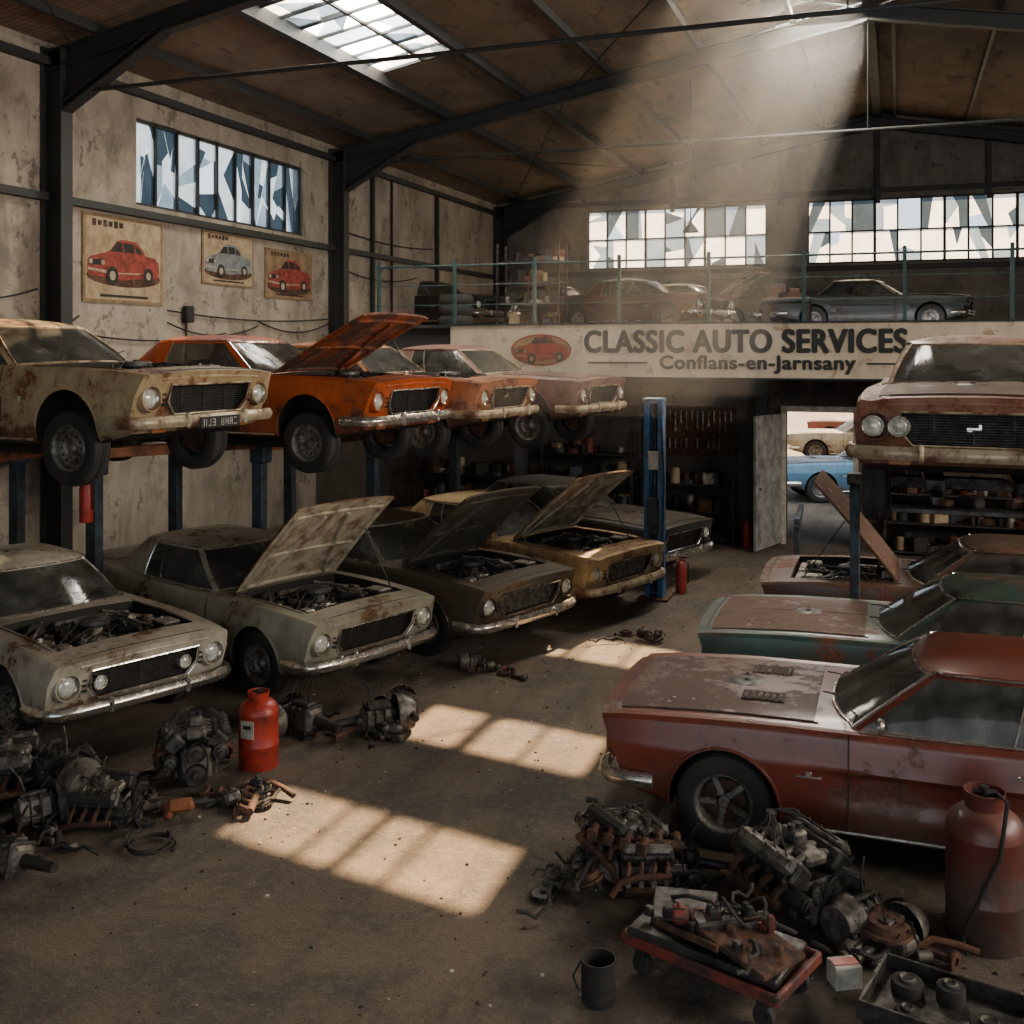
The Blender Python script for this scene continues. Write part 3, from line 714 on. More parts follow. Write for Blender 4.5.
def cells(u0,u1,v0,v1,holes):
    us=sorted({u0,u1,*[h[0] for h in holes],*[h[1] for h in holes]}); vs=sorted({v0,v1,*[h[2] for h in holes],*[h[3] for h in holes]})
    out=[]
    for i in range(len(us)-1):
        for j in range(len(vs)-1):
            cu,cv=(us[i]+us[i+1])/2,(vs[j]+vs[j+1])/2
            if any(h[0]<cu<h[1] and h[2]<cv<h[3] for h in holes): continue
            out.append((us[i],us[i+1],vs[j],vs[j+1]))
    return out
b=MB(); b.box(((XL+XR)/2,(YF+YB)/2,-.1),(XR-XL+.6,YB-YF+.2,.2)); b.obj('floor',['floor'])
b=MB(); b.box((0,60,-.12),(90,60.3,.2)); b.obj('ground_yard',['ground'])
WL=(13.7,18.7,5.7,7.08)
b=MB()
for (a,c,d,e) in cells(YF,YB,0,EAV,[WL]): b.box((XL-.12,(a+c)/2,(d+e)/2),(.24,c-a,e-d))
b.obj('wall_left',['plaster'])
WR=(2.0,15.0,3.8,7.1)  # unseen opening added in the right wall to let side light in
b=MB()
for (a,c,d,e) in cells(YF,YB,0,EAV,[WR]): b.box((XR+.12,(a+c)/2,(d+e)/2),(.24,c-a,e-d))
b.obj('wall_right',['plaster2'])
b=MB()
for (a,c,d,e) in cells(XL,XR,0,EAV,[(-4.5,6.5,0,6.2)]): b.box(((a+c)/2,YF-.12,(d+e)/2),(c-a,.24,e-d))
b.prism([(XL,YF-.24,EAV),(XR,YF-.24,EAV),(RX,YF-.24,zroof(RX))],(0,.24,0)); b.obj('wall_front',['plaster2'])
W1=(-8.5,-3.4,5.73,7.45); W2=(-2.3,4.6,5.73,7.45)
b=MB()
for (a,c,d,e) in cells(XL,XR,2.9,7.6,[W1,W2]): b.box(((a+c)/2,YB+.12,(d+e)/2),(c-a,.24,e-d))
b.prism([(XL,YB,7.6),(XR,YB,7.6),(XR,YB,EAV),(RX,YB,zroof(RX)),(XL,YB,EAV)],(0,.24,0))
b.obj('wall_back',['plaster2'])
DR=(-1.85,-.72,0,2.32)
b=MB()
for (a,c,d,e) in cells(XL,XR,0,2.92,[DR]): b.box(((a+c)/2,19.32,(d+e)/2),(c-a,.24,e-d))
b.obj('wall_back_lower',['plaster3'])
S1=(-8.55,-6.9,12.4,16.75); SKY2=[(-2.85,-.62,15.2,16.2),(-2.5,-.6,17.4,18.4),(-2.2,-.52,20.1,21.3)]
b=MB()
def slab(a,c,d,e,t=.12):
    b.prism([(a,d,zroof(a)),(c,d,zroof(c)),(c,e,zroof(c)),(a,e,zroof(a))],(0,0,t))
for q in cells(XL-.3,RX,YF,YB+.3,[S1]+SKY2): slab(*q)
for q in cells(RX+.0001,XR+.3,YF,YB+.3,[]): slab(*q)
b.obj('ceiling',['roofm'])
b=MB()
X=XL+.9
while X<XR:
    if not (S1[0]-.06<X<S1[1]+.06): b.box((X,(YF+YB)/2,zroof(X)-.07),(.07,YB-YF,.14))
    else:
        b.box((X,(YF+12.3)/2,zroof(X)-.07),(.07,12.3-YF,.14)); b.box((X,(16.85+YB)/2,zroof(X)-.07),(.07,YB-16.85,.14))
    X+=1.72
for X in(S1[0],S1[1]): b.box((X,(YF+YB)/2,zroof(X)-.09),(.12,YB-YF,.18))
b.box((RX,(YF+YB)/2,zroof(RX)-.12),(.2,YB-YF,.16))
b.obj('trim_1',['beam'])
def ibeam(b,p,q,h=.34,w=.2,mat=0):
    p=Vector(p);q=Vector(q);d=q-p;Ln=d.length;t=d.normalized()
    side=Vector((0,1,0)) if abs(t.y)<.5 else Vector((1,0,0))
    u=t.cross(side).normalized(); side=u.cross(t)
    Mx=Matrix((( t.x,side.x,u.x,0),(t.y,side.y,u.y,0),(t.z,side.z,u.z,0),(0,0,0,1)))
    b.push(Matrix.Translation((p+q)/2)@Mx)
    b.box((0,0,0),(Ln,.02,h),mat); b.box((0,0,h/2),(Ln,w,.025),mat); b.box((0,0,-h/2),(Ln,w,.025),mat); b.pop()
b=MB()
for k,Y in enumerate((3.8,11.8,19.8,29.5)):
    for sx,xe in((1,XL),(-1,XR)):
        ibeam(b,(xe+sx*.2,Y,0),(xe+sx*.2,Y,EAV-.1),.34,.22)
        ibeam(b,(xe+sx*.1,Y,zroof(xe)-.30),(RX,Y,zroof(RX)-.30),.26,.18)
        b.prism([(xe+sx*.3,Y-.015,EAV-1.0),(xe+sx*.3,Y-.015,EAV-.3),(xe+sx*1.8,Y-.015,zroof(xe+sx*1.8)-.42)],(0,.03,0))
        ibeam(b,(xe+sx*.3,Y,EAV-1.0),(xe+sx*2.0,Y,zroof(xe+sx*2.0)-.42),.1,.2)
    zt=(7.0,7.0,7.3,7.3)[k]
    if k<3:
        b.tube([(XL+.3,Y,zt),(XR-.3,Y,zt)],.03,8,0)
        b.tube([(RX,Y,zt),(RX,Y,zroof(RX)-.4)],.012,6,0)
for (x0,y0,x1,y1) in((XL+.5,3.8,-6,11.8),(-6,3.8,XL+.5,11.8),(-6,11.8,RX,19.8),(RX,11.8,-6,19.8),(XL+.5,19.8,-6,29.5),(-6,19.8,XL+.5,29.5),(RX,11.8,5,19.8),(5,11.8,RX,19.8)):
    b.tube([(x0,y0,zroof(x0)-.25),(x1,y1,zroof(x1)-.25)],.016,6,0)
for z in(5.55,7.45): b.box((XL+.07,(YF+YB)/2,z),(.14,YB-YF,.11))
b.box((XL+.06,21.6,5.6),(.1,.08,3.6)); b.box((XL+.06,25.2,5.6),(.1,.08,3.6))
for X in(-8.6,-6.0,-3.0,-.5,2.2,5): b.box((X,YB-.06,8.4),(.12,.1,1.7 if X<-6 else 2.2))
b.box(((XL+XR)/2,YB-.08,7.62),(XR-XL,.16,.14)); b.box(((XL+XR)/2,YB-.08,5.6),(XR-XL,.16,.12))
b.obj('trim_2',['beam'])

# windows with broken panes
PW=panemat('pane_frosted',(.97,.97,.93),.4); PB=panemat('pane_blue_grey',(.055,.075,.09),.6); PG=panemat('pane_clear_dirty',(.36,.43,.47),.75)
def split(poly,rnd):
    c=sum((Vector(p) for p in poly),Vector((0,0)))/len(poly); c+=Vector((rnd.uniform(-.1,.1),rnd.uniform(-.25,.25))); a=rnd.uniform(0,PI); n=Vector((math.cos(a),math.sin(a)*.7)).normalized()
    A=[];B=[];k=len(poly)
    for i in range(k):
        p=Vector(poly[i]);q=Vector(poly[(i+1)%k]);dp=(p-c).dot(n);dq=(q-c).dot(n)
        (A if dp>=0 else B).append(p)
        if dp*dq<0:
            x=p+(q-p)*(dp/(dp-dq)); A.append(x);B.append(x)
    return [P for P in(A,B) if len(P)>=3]
def window(name,u0,u1,v0,v1,to3,nu,nv,seed,dens=2,wts=(.45,.25,.2,.1)):
    rnd=random.Random(seed); e=empty(name,(0,0,0)); fb=MB(); gb=MB()
    nrm=(to3(0,0,1)-to3(0,0,0))
    def bar(a,c,w):
        (x0,y0),(x1,y1)=a,c
        if abs(x0-x1)<1e-6: pts=[(x0-w,y0),(x0+w,y0),(x0+w,y1),(x0-w,y1)]
        else: pts=[(x0,y0-w),(x1,y0-w),(x1,y0+w),(x0,y0+w)]
        fb.prism([to3(u,v,-.04) for u,v in pts],nrm*.08)
    for i in range(nu+1): bar((u0+(u1-u0)*i/nu,v0),(u0+(u1-u0)*i/nu,v1),.022 if i%3 else .035)
    for j in range(nv+1): bar((u0,v0+(v1-v0)*j/nv),(u1,v0+(v1-v0)*j/nv),.02 if 0<j<nv else .05)
    for i in range(nu):
        for j in range(nv):
            a,c=u0+(u1-u0)*i/nu,u0+(u1-u0)*(i+1)/nu; d,f=v0+(v1-v0)*j/nv,v0+(v1-v0)*(j+1)/nv
            ps=[[(a,d),(c,d),(c,f),(a,f)]]
            nsp=dens if rnd.random()<.8 else max(0,dens-2)
            for _ in range(nsp): ps=[q for p in ps for q in split(p,rnd)]
            for p in ps:
                t=rnd.random(); k=0 if t<wts[0] else 1 if t<wts[0]+wts[1] else 2 if t<sum(wts[:3]) else 3
                if k==3: continue
                gb.poly([to3(q[0],q[1],rnd.uniform(-.004,.004)) for q in p],k)
    fb.obj('frame',['beam'],e); gb.obj('glass_shards',[PW,PB,PG],e,recalc=False)
window('window_1',WL[0],WL[1],WL[2],WL[3],lambda u,v,w:Vector((XL-.1+w,u,v)),9,1,5,4,(.42,.36,.18,.04))
window('window_2',W1[0],W1[1],W1[2],W1[3],lambda u,v,w:Vector((u,YB+.1-w,v)),9,2,6,2,(.42,.22,.32,.04))
window('window_3',W2[0],W2[1],W2[2],W2[3],lambda u,v,w:Vector((u,YB+.1-w,v)),12,2,9,2,(.42,.22,.32,.04))
window('added_light_opening',WR[0],WR[1],WR[2],WR[3],lambda u,v,w:Vector((XR+.1-w,u,v)),14,3,15,0,(0,0,.0,1))  # glassless frame of the added side-light opening, out of view
window('skylight_1',S1[0],S1[1],S1[2],S1[3],lambda u,v,w:Vector((u,v,zroof(u)+.05+w)),2,8,11,2,(.34,.28,.32,.06))
for i,h in enumerate(SKY2):
    window('skylight_%d'%(i+2),h[0],h[1],h[2],h[3],lambda u,v,w:Vector((u,v,zroof(u)+.05+w)),3,1,21+i,0,(0,0,0,1))

# ------------------------------------------------------------------ mezzanine + sign
b=MB(); MX0=-9.0
b.box(((MX0+XR)/2,(17.3+YB)/2,3.70),(XR-MX0,YB-17.3,.30))
ibeam(b,(MX0,17.3,3.4),(XR,17.3,3.4),.8,.2)
for X in(-8.9,-6.2,3.4): b.box((X,17.5,1.45),(.18,.18,2.9))
b.box((-2.25,19.1,1.45),(.2,.2,2.9))
k=MX0
while k<XR: b.box((k,18.3,3.45),(.1,2.0,.2)); k+=1.3
b.obj('mezzanine_floor',['beam'])
b=MB(); X=MX0+.1
while X<XR:
    b.box((X,17.35,4.42),(.055,.055,1.16)); X+=1.5
b.tube([(MX0,17.35,4.9),(XR,17.35,4.9)],.018,8,0)
for z in(4.2,4.55): b.tube([(MX0,17.35,z),(XR,17.35,z)],.008,6,0)
b.obj('mezzanine_railing',['tealp'])
M['signp']=plaster('sign_enamel',(.62,.54,.42),(.52,.44,.33),(.34,.25,.17),stain=.5)
M['signtext']=pm('sign_lettering',(.012,.018,.02),(.02,.024,.024),8,.7,bmp=0)
sg=empty('garage_sign',(0,0,0))
b=MB(); b.box((-2.75,17.08,3.39),(9.2,.08,.88),0,.01)
b.box((-2.75,17.03,3.835),(9.24,.04,.03),1); b.box((-2.75,17.03,2.945),(9.24,.04,.03),1)
b.box((-4.35,17.035,3.19),(1.0,.012,.025),1); b.box((-.13,17.035,3.19),(.62,.012,.025),1)
b.obj('board',['signp','signtext'],sg)
def text(s,loc,size,parent,rot=(PI/2,0,0),mat='signtext',width=None,bold=.02,name='lettering'):
    w=None
    for k in range(9):
        dx,dz=(0,0) if k==8 else (bold*math.cos(k*PI/4),bold*.75*math.sin(k*PI/4))
        c=bpy.data.curves.new(name,'FONT'); c.body=s; c.size=size; c.extrude=.003; c.align_x='CENTER'; c.space_character=1.08; c.materials.append(M[mat])
        o=bpy.data.objects.new(name,c); scene.collection.objects.link(o); o.parent=parent; o.location=(loc[0]+dx,loc[1]-.0006*k,loc[2]+dz); o.rotation_euler=rot
        bpy.context.view_layer.update()
        if w is None: w=o.dimensions.x
        o.scale=((width-2*bold)/w,1,1)
text('CLASSIC AUTO SERVICES',(-2.39,17.035,3.37),.50,sg,width=5.07,bold=.022)
text('Conflans-en-Jarnsany',(-2.13,17.035,3.10),.30,sg,width=3.05,bold=.013,name='town_lettering')
def car2d(b,to3,w,mb,md,mw,mirror=False):
    def P(pts,k,m):
        q=[((1-x if mirror else x)*w,y*w) for x,y in pts]; b.prism([to3(x,y,k) for x,y in q],to3(0,0,.002)-to3(0,0,0),m)
    P([(0,.10),(-.02,.17),(-.01,.27),(.04,.31),(.22,.36),(.30,.40),(.38,.50),(.46,.53),(.66,.52),(.76,.44),(.80,.37),(.93,.36),(1.0,.31),(1.01,.19),(.98,.12),(.5,.07)],.0,mb)
    P([(.29,.38),(.385,.485),(.45,.495),(.47,.385)],.004,md); P([(.49,.385),(.475,.495),(.62,.49),(.64,.39)],.004,md); P([(.66,.39),(.645,.485),(.72,.43),(.75,.38)],.004,md)
    P([(.0,.21),(.02,.27),(.20,.29),(.20,.22)],.004,md); P([(-.01,.155),(-.01,.185),(.24,.165),(.24,.135)],.005,mw)
    P([(.34,.13),(.34,.145),(.72,.165),(.72,.15)],.004,mw)
    for cx,cy,rr in((.32,.11,.105),(.84,.14,.09)):
        P([(cx+rr*.8*math.cos(a),cy+rr*math.sin(a)) for a in np.linspace(0,2*PI,17)[:-1]],.006,md)
        P([(cx+rr*.4*math.cos(a),cy+rr*.5*math.sin(a)) for a in np.linspace(0,2*PI,13)[:-1]],.009,mw)
    for cx in(.03,.19): P([(cx+.024*math.cos(a),.25+.03*math.sin(a)) for a in np.linspace(0,2*PI,11)[:-1]],.006,mw)
M['postred']=pm('ink_red',(.30,.045,.026),(.13,.03,.02),9,.7); M['postgrey']=pm('ink_grey',(.20,.22,.22),(.11,.12,.12),9,.7)
M['paper']=pm('poster_paper',(.42,.33,.21),(.27,.19,.11),5,.85); M['paper2']=pm('poster_paper_ochre',(.27,.185,.10),(.17,.11,.06),5,.85)
M['inkw']=pm('ink_pale',(.42,.36,.27),(.28,.22,.15),9,.8)
b=MB()
b.prism([Vector((-5.68+.54*math.cos(a),17.036,3.40+.27*math.sin(a))) for a in np.linspace(0,2*PI,29)[:-1]],(0,-.004,0),0)
b.prism([Vector((-5.68+.51*math.cos(a),17.032,3.40+.24*math.sin(a))) for a in np.linspace(0,2*PI,29)[:-1]],(0,-.004,0),1)
car2d(b,lambda u,v,k:Vector((-6.14+u,17.027-k,3.15+v)),.94,0,2,1)
b.obj('car_logo',['postred','paper2','black'],sg)
def poster(y0,y1,z0,z1,pm0,mc,fx=XL+.004):
    e=empty('car_poster',(0,0,0)); b=MB()
    b.box((fx+.012,(y0+y1)/2,(z0+z1)/2),(.02,y1-y0,z1-z0),0)
    b.box((fx+.014,(y0+y1)/2,(z0+z1)/2),(.021,(y1-y0)*.94,(z1-z0)*.93),4)
    w=(y1-y0)*.88; yc=(y0+y1)/2; zc=(z0+z1)/2-.02
    b.prism([Vector((fx+.0255,yc+w*.53*math.cos(a),zc-w*.15+w*.10*math.sin(a))) for a in np.linspace(0,2*PI,21)[:-1]],(.001,0,0),5)
    car2d(b,lambda u,v,k:Vector((fx+.028+k,yc-w/2+u,zc-w*.24+v*.86)),w,1,2,3)
    for k in range(6): b.box((fx+.026,y0+(y1-y0)*(.13+.065*k),z1-(z1-z0)*.10),(.004,(y1-y0)*.045,(z1-z0)*(.06 if k%2 else .08)),5 if k<3 else 2)
    b.box((fx+.026,yc,z0+(z1-z0)*.08),(.004,(y1-y0)*.6,(z1-z0)*.03),2)
    b.obj('print',['paper2',mc,'black','inkw',pm0,'rustm'],e)
poster(12.5,14.3,4.12,5.45,'paper','postred')
poster(15.35,16.9,4.55,5.48,'paper','postgrey')
poster(17.3,19.0,4.4,5.35,'paper2','postred')
poster(10.2,10.9,4.4,5.2,'paper','postgrey')
b=MB()
for (z,sag,a,c) in((3.9,.25,5,10.5),(3.9,.3,10.5,12.4),(3.85,.2,14.4,17),(3.95,.2,17,19.6),(3.7,.15,12,16),(4.25,.2,9,11.6),(4.05,.1,14.4,19.6),(6.0,.12,20,25),(5.2,.2,20,24)):
    b.tube([(XL+.05,a+(c-a)*t,z-sag*4*t*(1-t)) for t in np.linspace(0,1,14)],.014,6,0)
b.tube([(XL+.04,14.9,4.1),(XL+.04,14.9,3.0),(XL+.04,15.1,2.0)],.014,6,0)
b.tube([(XL+.05,22.6,7.4),(XL+.05,22.6,4.2)],.03,8,0); b.tube([(XL+.05,9.0,7.4),(XL+.05,9.0,2.0)],.03,8,0)
b.box((XL+.08,14.9,4.0),(.12,.2,.28),0,.02)
b.obj('wall_cables',['black'])
for (x,y,z) in((-4.05,22,5.85),(-2.6,12.8,7.9)):
    b=MB(); b.lathe([(.02,.3),(.03,.2),(.06,.16),(.16,.03),(.17,0),(.15,.01),(.05,.12)],20,0,'Z',(x,y,z)); b.lathe([(.0001,.0),(.04,.02),(.05,.06),(.03,.12)],14,1,'Z',(x,y,z))
    b.tube([(x,y,z+.3),(x,y,zroof(x)-.05)],.012,6,0); b.obj('pendant_lamp',['beam','lens'])

# ------------------------------------------------------------------ lift rack
b=MB()
posts=[(-8.3,7.02),(-8.45,9.55),(-7.45,11.30),(-7.0,13.45),(-6.7,15.72)]
hz=[z+.16*s for (_,_,z,s) in LC]
for k,(x,y) in enumerate(posts):
    for j in range(2):
        X,Y=(x,y) if j==0 else (x-1.75,y+.64)
        b.box((X,Y,1.3),(.15,.13,2.6),0,.01); b.box((X,Y,.02),(.3,.2,.04),1); b.box((X+.02,Y,2.2),(.22,.19,.4),0,.02)
for k in range(4):
    for j in range(2):
        o=Vector((-1.75,.64,0))*j; p=Vector((*posts[k],hz[k]-.14))+o; q=Vector((*posts[k+1],hz[k]-.14))+o
        d=q-p; b.box((p+q)/2,(d.length,.12,.12),1,.01,(0,0,math.atan2(d.y,d.x)))
for (n,h,z,s_) in LC:
    h=math.radians(h); b.push(Matrix.Translation((n[0]-2.44*s_*math.cos(h),n[1]-2.44*s_*math.sin(h),z))@Matrix.Rotation(h,4,'Z')@Matrix.Scale(s_,4))
    for s in(-1,1):
        b.box((-.45,s*.36,.12),(2.6,.14,.08),2,.01)
        for x in(.6,-1.2): b.cyl((x,s*.40,.15),(x,s*.40,.175),.06,mat=2)
    b.pop()
b.obj('vehicle_lift_rack',['bluegrey','orangep','black'])
def liftpost(x,y,h,mat='bluep'):
    b=MB(); b.box((x,y,.02),(.42,.36,.04),1,.01)
    b.box((x,y+.09,h/2),(.26,.03,h),0,.005)
    for s in(-1,1): b.box((x+s*.115,y,h/2),(.03,.2,h),0,.005); b.box((x+s*.085,y-.09,h/2),(.06,.02,h),0,.004)
    b.box((x,y-.02,h),(.28,.24,.05),0,.01); b.cyl((x,y,.1),(x,y,h-.05),.03,mat=2)
    b.box((x,y-.1,1.15),(.16,.1,.5),2,.02); b.box((x,y-.1,1.9),(.14,.03,.25),3,.005); b.box((x,y-.1,.6),(.2,.12,.16),1,.02)
    b.tube([(x+.12,y-.1,2.3),(x+.16,y-.16,1.6),(x+.13,y-.12,.9),(x+.15,y-.15,.3)],.012,6,2)
    return b.obj('vehicle_lift_post',[mat,'rustm','steel','white'])
liftpost(-3.12,14.28,2.72)
b=MB()
for x in(-.42,1.78):
    b.box((x,11.58,1.0),(.10,.12,2.0),0,.01); b.box((x,11.58,.02),(.24,.16,.04),1)
b.box((.68,11.58,2.06),(2.35,.14,.12),1,.01)
for s in(-1,1): b.box((.70+s*.38,11.9,2.17),(.18,3.2,.12),1,.01)
for s in(-1,1):
    for y in(10.8,12.8): b.box((.70+s*.38,y,2.25),(.14,.14,.05),2)
junkr=random.Random(77)
b.box((.8,9.9,2.03),(1.7,.5,.04),1,.005)
for s in(-1,1): b.box((.70+s*.38,10.4,2.1),(.1,1.2,.08),1,.01)
for k in range(12): b.box((junkr.uniform(.1,1.5),junkr.uniform(9.75,10.05),2.09),(junkr.uniform(.08,.25),.12,junkr.uniform(.05,.09)),junkr.choice([1,2,3]),.015,(0,0,junkr.uniform(0,3)))
b.obj('two_post_lift',['bluegrey','steel','black','rustm'])
b=MB(); b.push(Matrix.Translation((-1.35,15.6,0)))
b.box((0,0,.5),(.08,.08,1.0),0,.01); b.box((0,0,.06),(.6,.09,.09),0,.01); b.box((.25,.25,.06),(.09,.6,.09),0,.01); b.box((-.25,.25,.06),(.09,.6,.09),0,.01)
b.box((0,.3,.97),(.08,.75,.08),0,.01,(.3,0,0)); b.tube([(0,.64,1.05),(0,.64,.8)],.012,6,1); b.cyl((0,.1,.3),(0,.28,.8),.035,mat=1)
b.pop(); b.obj('engine_hoist',['bluegrey','steel'])

# ------------------------------------------------------------------ doors / lower wall furniture
b=MB()
for x in(DR[0]-.04,DR[1]+.04): b.box((x,19.25,1.17),(.08,.34,2.34))
b.box(((DR[0]+DR[1])/2,19.25,2.37),(DR[1]-DR[0]+.16,.34,.1)); b.obj('trim_3',['white'])
M['doorp']=pm('door_grey_paint',(.24,.24,.23),(.12,.11,.10),5,.6,0,.1)
b=MB(); a=Vector((-1.93,19.1,0)); c=Vector((-2.25,18.05,0)); d=c-a; b.push(Matrix.Translation((a+c)/2+Vector((0,0,1.16)))@Matrix.Rotation(math.atan2(d.y,d.x),4,'Z'))
b.box((0,0,0),(d.length,.05,2.26),0,.005)
for z in(-.7,0,.7): b.box((0,.03,z),(d.length*.8,.02,.5),1,.005)
b.cyl((.42,-.06,-.1),(.42,.06,-.1),.02,mat=2); b.pop(); b.obj('door_1',['doorp','doorp','steel'])
def junk(b,rnd,x0,x1,y0,y1,z,n,mats,smax=.16):
    for _ in range(n):
        x,y=rnd.uniform(x0,x1),rnd.uniform(y0,y1); t=rnd.random(); s=rnd.uniform(.4,1)*smax; m=rnd.choice(mats)
        if t<.4: b.box((x,y,z+s/2),(s*rnd.uniform(.6,1.4),s,s),m,.01,(0,0,rnd.uniform(0,3)))
        elif t<.75: b.lathe([(.0001,s*1.2),(s*.3,s*1.2),(s*.38,s*1.1),(s*.4,0),(.0001,0)],12,m,'Z',(x,y,z))
        else: b.lathe([(s*.5,0),(s*.9,0),(s*.9,s*.4),(s*.5,s*.4)],16,m,'Z',(x,y,z),True)
JM=['steel','rustm','redd','bluegrey','paper','black','bayalu']
def shelf(x0,x1,y0,y1,z0,levels,seed,name='storage_shelf',dh=.48):
    rnd=random.Random(seed); b=MB(); H=dh*levels
    for x in(x0,x1):
        for y in(y0,y1): b.box((x,y,z0+H/2),(.04,.04,H),0)
    for k in range(levels):
        z=z0+.06+k*dh; b.box(((x0+x1)/2,(y0+y1)/2,z),(x1-x0,y1-y0,.03),0)
        junk(b,rnd,x0+.1,x1-.1,y0+.08,y1-.08,z+.015,int((x1-x0)*8),[0,1,1,2,3,4,5,6,5,5,6,4],.26)
    return b.obj(name,JM)
shelf(-4.3,-2.7,18.65,19.1,0,3,2)
shelf(-6.2,-4.5,18.65,19.1,0,4,3)
shelf(-8.8,-6.6,18.65,19.1,0,3,4)
shelf(-7.6,-6.3,20,20.5,MZ,4,8,dh=.42)
shelf(-.2,2.5,18.65,19.1,0,3,9)
b=MB(); b.box((-3.55,19.17,1.95),(1.7,.03,.9),0)
rnd=random.Random(4)
for i in range(16):
    x=-4.3+.1*i; h=rnd.uniform(.15,.4); b.box((x,19.13,2.3-h/2),(.02,.02,h),1); b.box((x,19.13,2.3-h),(.05,.025,.06),rnd.choice([1,1,2,3]),.008)
    b.cyl((x,19.12,1.8),(x,19.12,1.62),.015,mat=rnd.choice([1,1,2]))
b.obj('tool_pegboard',['rustm','bayalu','redd','bluegrey'])
b=MB()
for k in range(3): b.lathe([(.2,-.09),(.3,-.1),(.33,-.05),(.33,.05),(.3,.1),(.2,.09)],24,0,'Z',(-7.9,18.6,MZ+.1+.2*k),True)
b.obj('tire_stack',['rubber'])
b=MB(); b.box((-2.0,21,MZ+.5),(.9,.7,.08),0,.01)
for s in(-1,1):
    for t in(-1,1): b.box((-2.0+s*.4,21+t*.3,MZ+.24),(.06,.06,.48),0)
junk(b,random.Random(5),-2.35,-1.65,20.8,21.2,MZ+.54,8,[1,2,3],.3); b.obj('workbench',['steel','rustm','alu','black'])

# ------------------------------------------------------------------ floor junk
def gearbox(b,rnd):
    b.box((0,0,.12),(.26,.17,.17),1,.03)
    for k in range(4): b.box((-.1+.065*k,0,.12),(.012,.19,.19),0,.004)
    b.lathe([(.15,.13),(.15,.155),(.11,.26),(.0001,.26)],18,1,'X',(0,0,.13)); b.cyl((-.13,0,.12),(-.36,0,.10),.04,.03,mat=0)
    b.box((0,0,.22),(.18,.1,.04),0,.01); b.tube([(-.05,0,.24),(-.07,.02,.34),(-.12,.03,.42)],.008,6,0)
    for k in range(6): a=k*PI/3; b.cyl((.13,.135*math.cos(a),.13+.135*math.sin(a)),(.165,.135*math.cos(a),.13+.135*math.sin(a)),.01,mat=3,seg=6)
def altern(b,rnd,m=1):
    b.lathe([(.0001,0),(.05,0),(.065,.02),(.065,.09),(.05,.12),(.015,.12),(.015,.14),(.04,.14),(.04,.16),(.0001,.16)],16,rnd.choice([0,1]),'X',(0,0,.065))
    b.box((.05,0,.13),(.03,.04,.05),0,.01)
    for k in range(6): a=k*PI/3; b.box((.055,.062*math.cos(a),.065+.062*math.sin(a)),(.08,.012,.012),3)
def drum(b,rnd):
    b.lathe([(.0001,.025),(.035,.025),(.045,.05),(.08,.05),(.09,.015),(.115,.015),(.12,.0),(.10,0)],24,2,'Z')
def pipe(b,rnd):
    pts=[(-.25,0,.04),(-.1,.05,.05),(.08,.0,.10),(.2,-.08,.07),(.28,-.16,.04)]; b.tube(pts,.022,8,2); b.lathe([(.022,-.26),(.05,-.26),(.05,-.245),(.022,-.245)],12,2,'X',(0,0,.04),True)
def bracket(b,rnd):
    b.box((0,0,.025),(.2,.05,.04),0,.01); b.box((.08,0,.07),(.04,.05,.11),0,.01); b.cyl((-.08,-.04,.04),(-.08,.04,.04),.03,mat=1)
def manifold(b,rnd):
    b.tube([(-.2,0,.05),(.2,0,.05)],.03,8,2)
    for k in range(4): b.tube([(-.17+.11*k,0,.05),(-.17+.11*k,.07,.08),(-.17+.11*k,.1,.03)],.024,8,2); b.box((-.17+.11*k,.11,.03),(.07,.015,.07),2,.005)
def carb(b,rnd):
    b.box((0,0,.03),(.14,.11,.05),1,.01); b.box((0,0,.09),(.1,.08,.08),1,.02)
    for s in(-1,1): b.cyl((s*.028,0,.1),(s*.028,0,.15),.022,mat=3,seg=12)
    b.tube([(.06,.02,.1),(.1,.06,.12),(.15,.02,.05)],.006,5,3); b.cyl((-.05,-.06,.08),(-.05,.06,.08),.007,mat=0,seg=6)
def gear(b,rnd):
    b.lathe([(.02,0),(.07,0),(.07,.03),(.02,.03)],24,0,'Z',closed=True)
    for k in range(18): a=k*PI/9; b.box((.075*math.cos(a),.075*math.sin(a),.015),(.018,.012,.03),0,0,(0,0,a))
def hose(b,rnd):
    p=[];x=y=0;a=rnd.uniform(0,6)
    for k in range(10): p.append((x,y,.03+.05*abs(math.sin(k*.9)))); x+=.06*math.cos(a);y+=.06*math.sin(a);a+=rnd.uniform(-.7,.7)
    b.tube(p,.014,6,3)
def redbit(b,rnd):
    b.box((0,0,.03),(.12,.05,.05),4,.012); b.cyl((.06,0,.03),(.13,0,.03),.012,mat=0)
def pile(name,c,items,seed):
    rnd=random.Random(seed); b=MB()
    for (fn,dx,dy,dz,rz,rx,sc) in items:
        b.push(Matrix.Translation((c[0]+dx,c[1]+dy,dz))@Euler((rx,rnd.uniform(-.1,.1) if dz>0 else 0,rz)).to_matrix().to_4x4()@Matrix.Scale(sc,4)); fn(b,rnd); b.pop()
    return b.obj(name,EM)
eng0=lambda b,r: engine(b,r,False)
SM=[gearbox,altern,altern,drum,pipe,bracket,bracket,manifold,manifold,carb,carb,gear,gear,hose,hose,hose,redbit]
def rnditems(n,rx,ry,seed,sc=1,h=.12):
    r=random.Random(seed); out=[]
    for _ in range(n):
        u,v=r.uniform(-1,1),r.uniform(-1,1); hh=h*max(0,1-math.hypot(u,v))
        out.append((r.choice(SM),u*rx,v*ry,r.uniform(.3,1)*hh,r.uniform(0,6.2),r.uniform(-.6,.6) if hh>.03 else 0,sc*r.uniform(.8,1.15)))
    return out
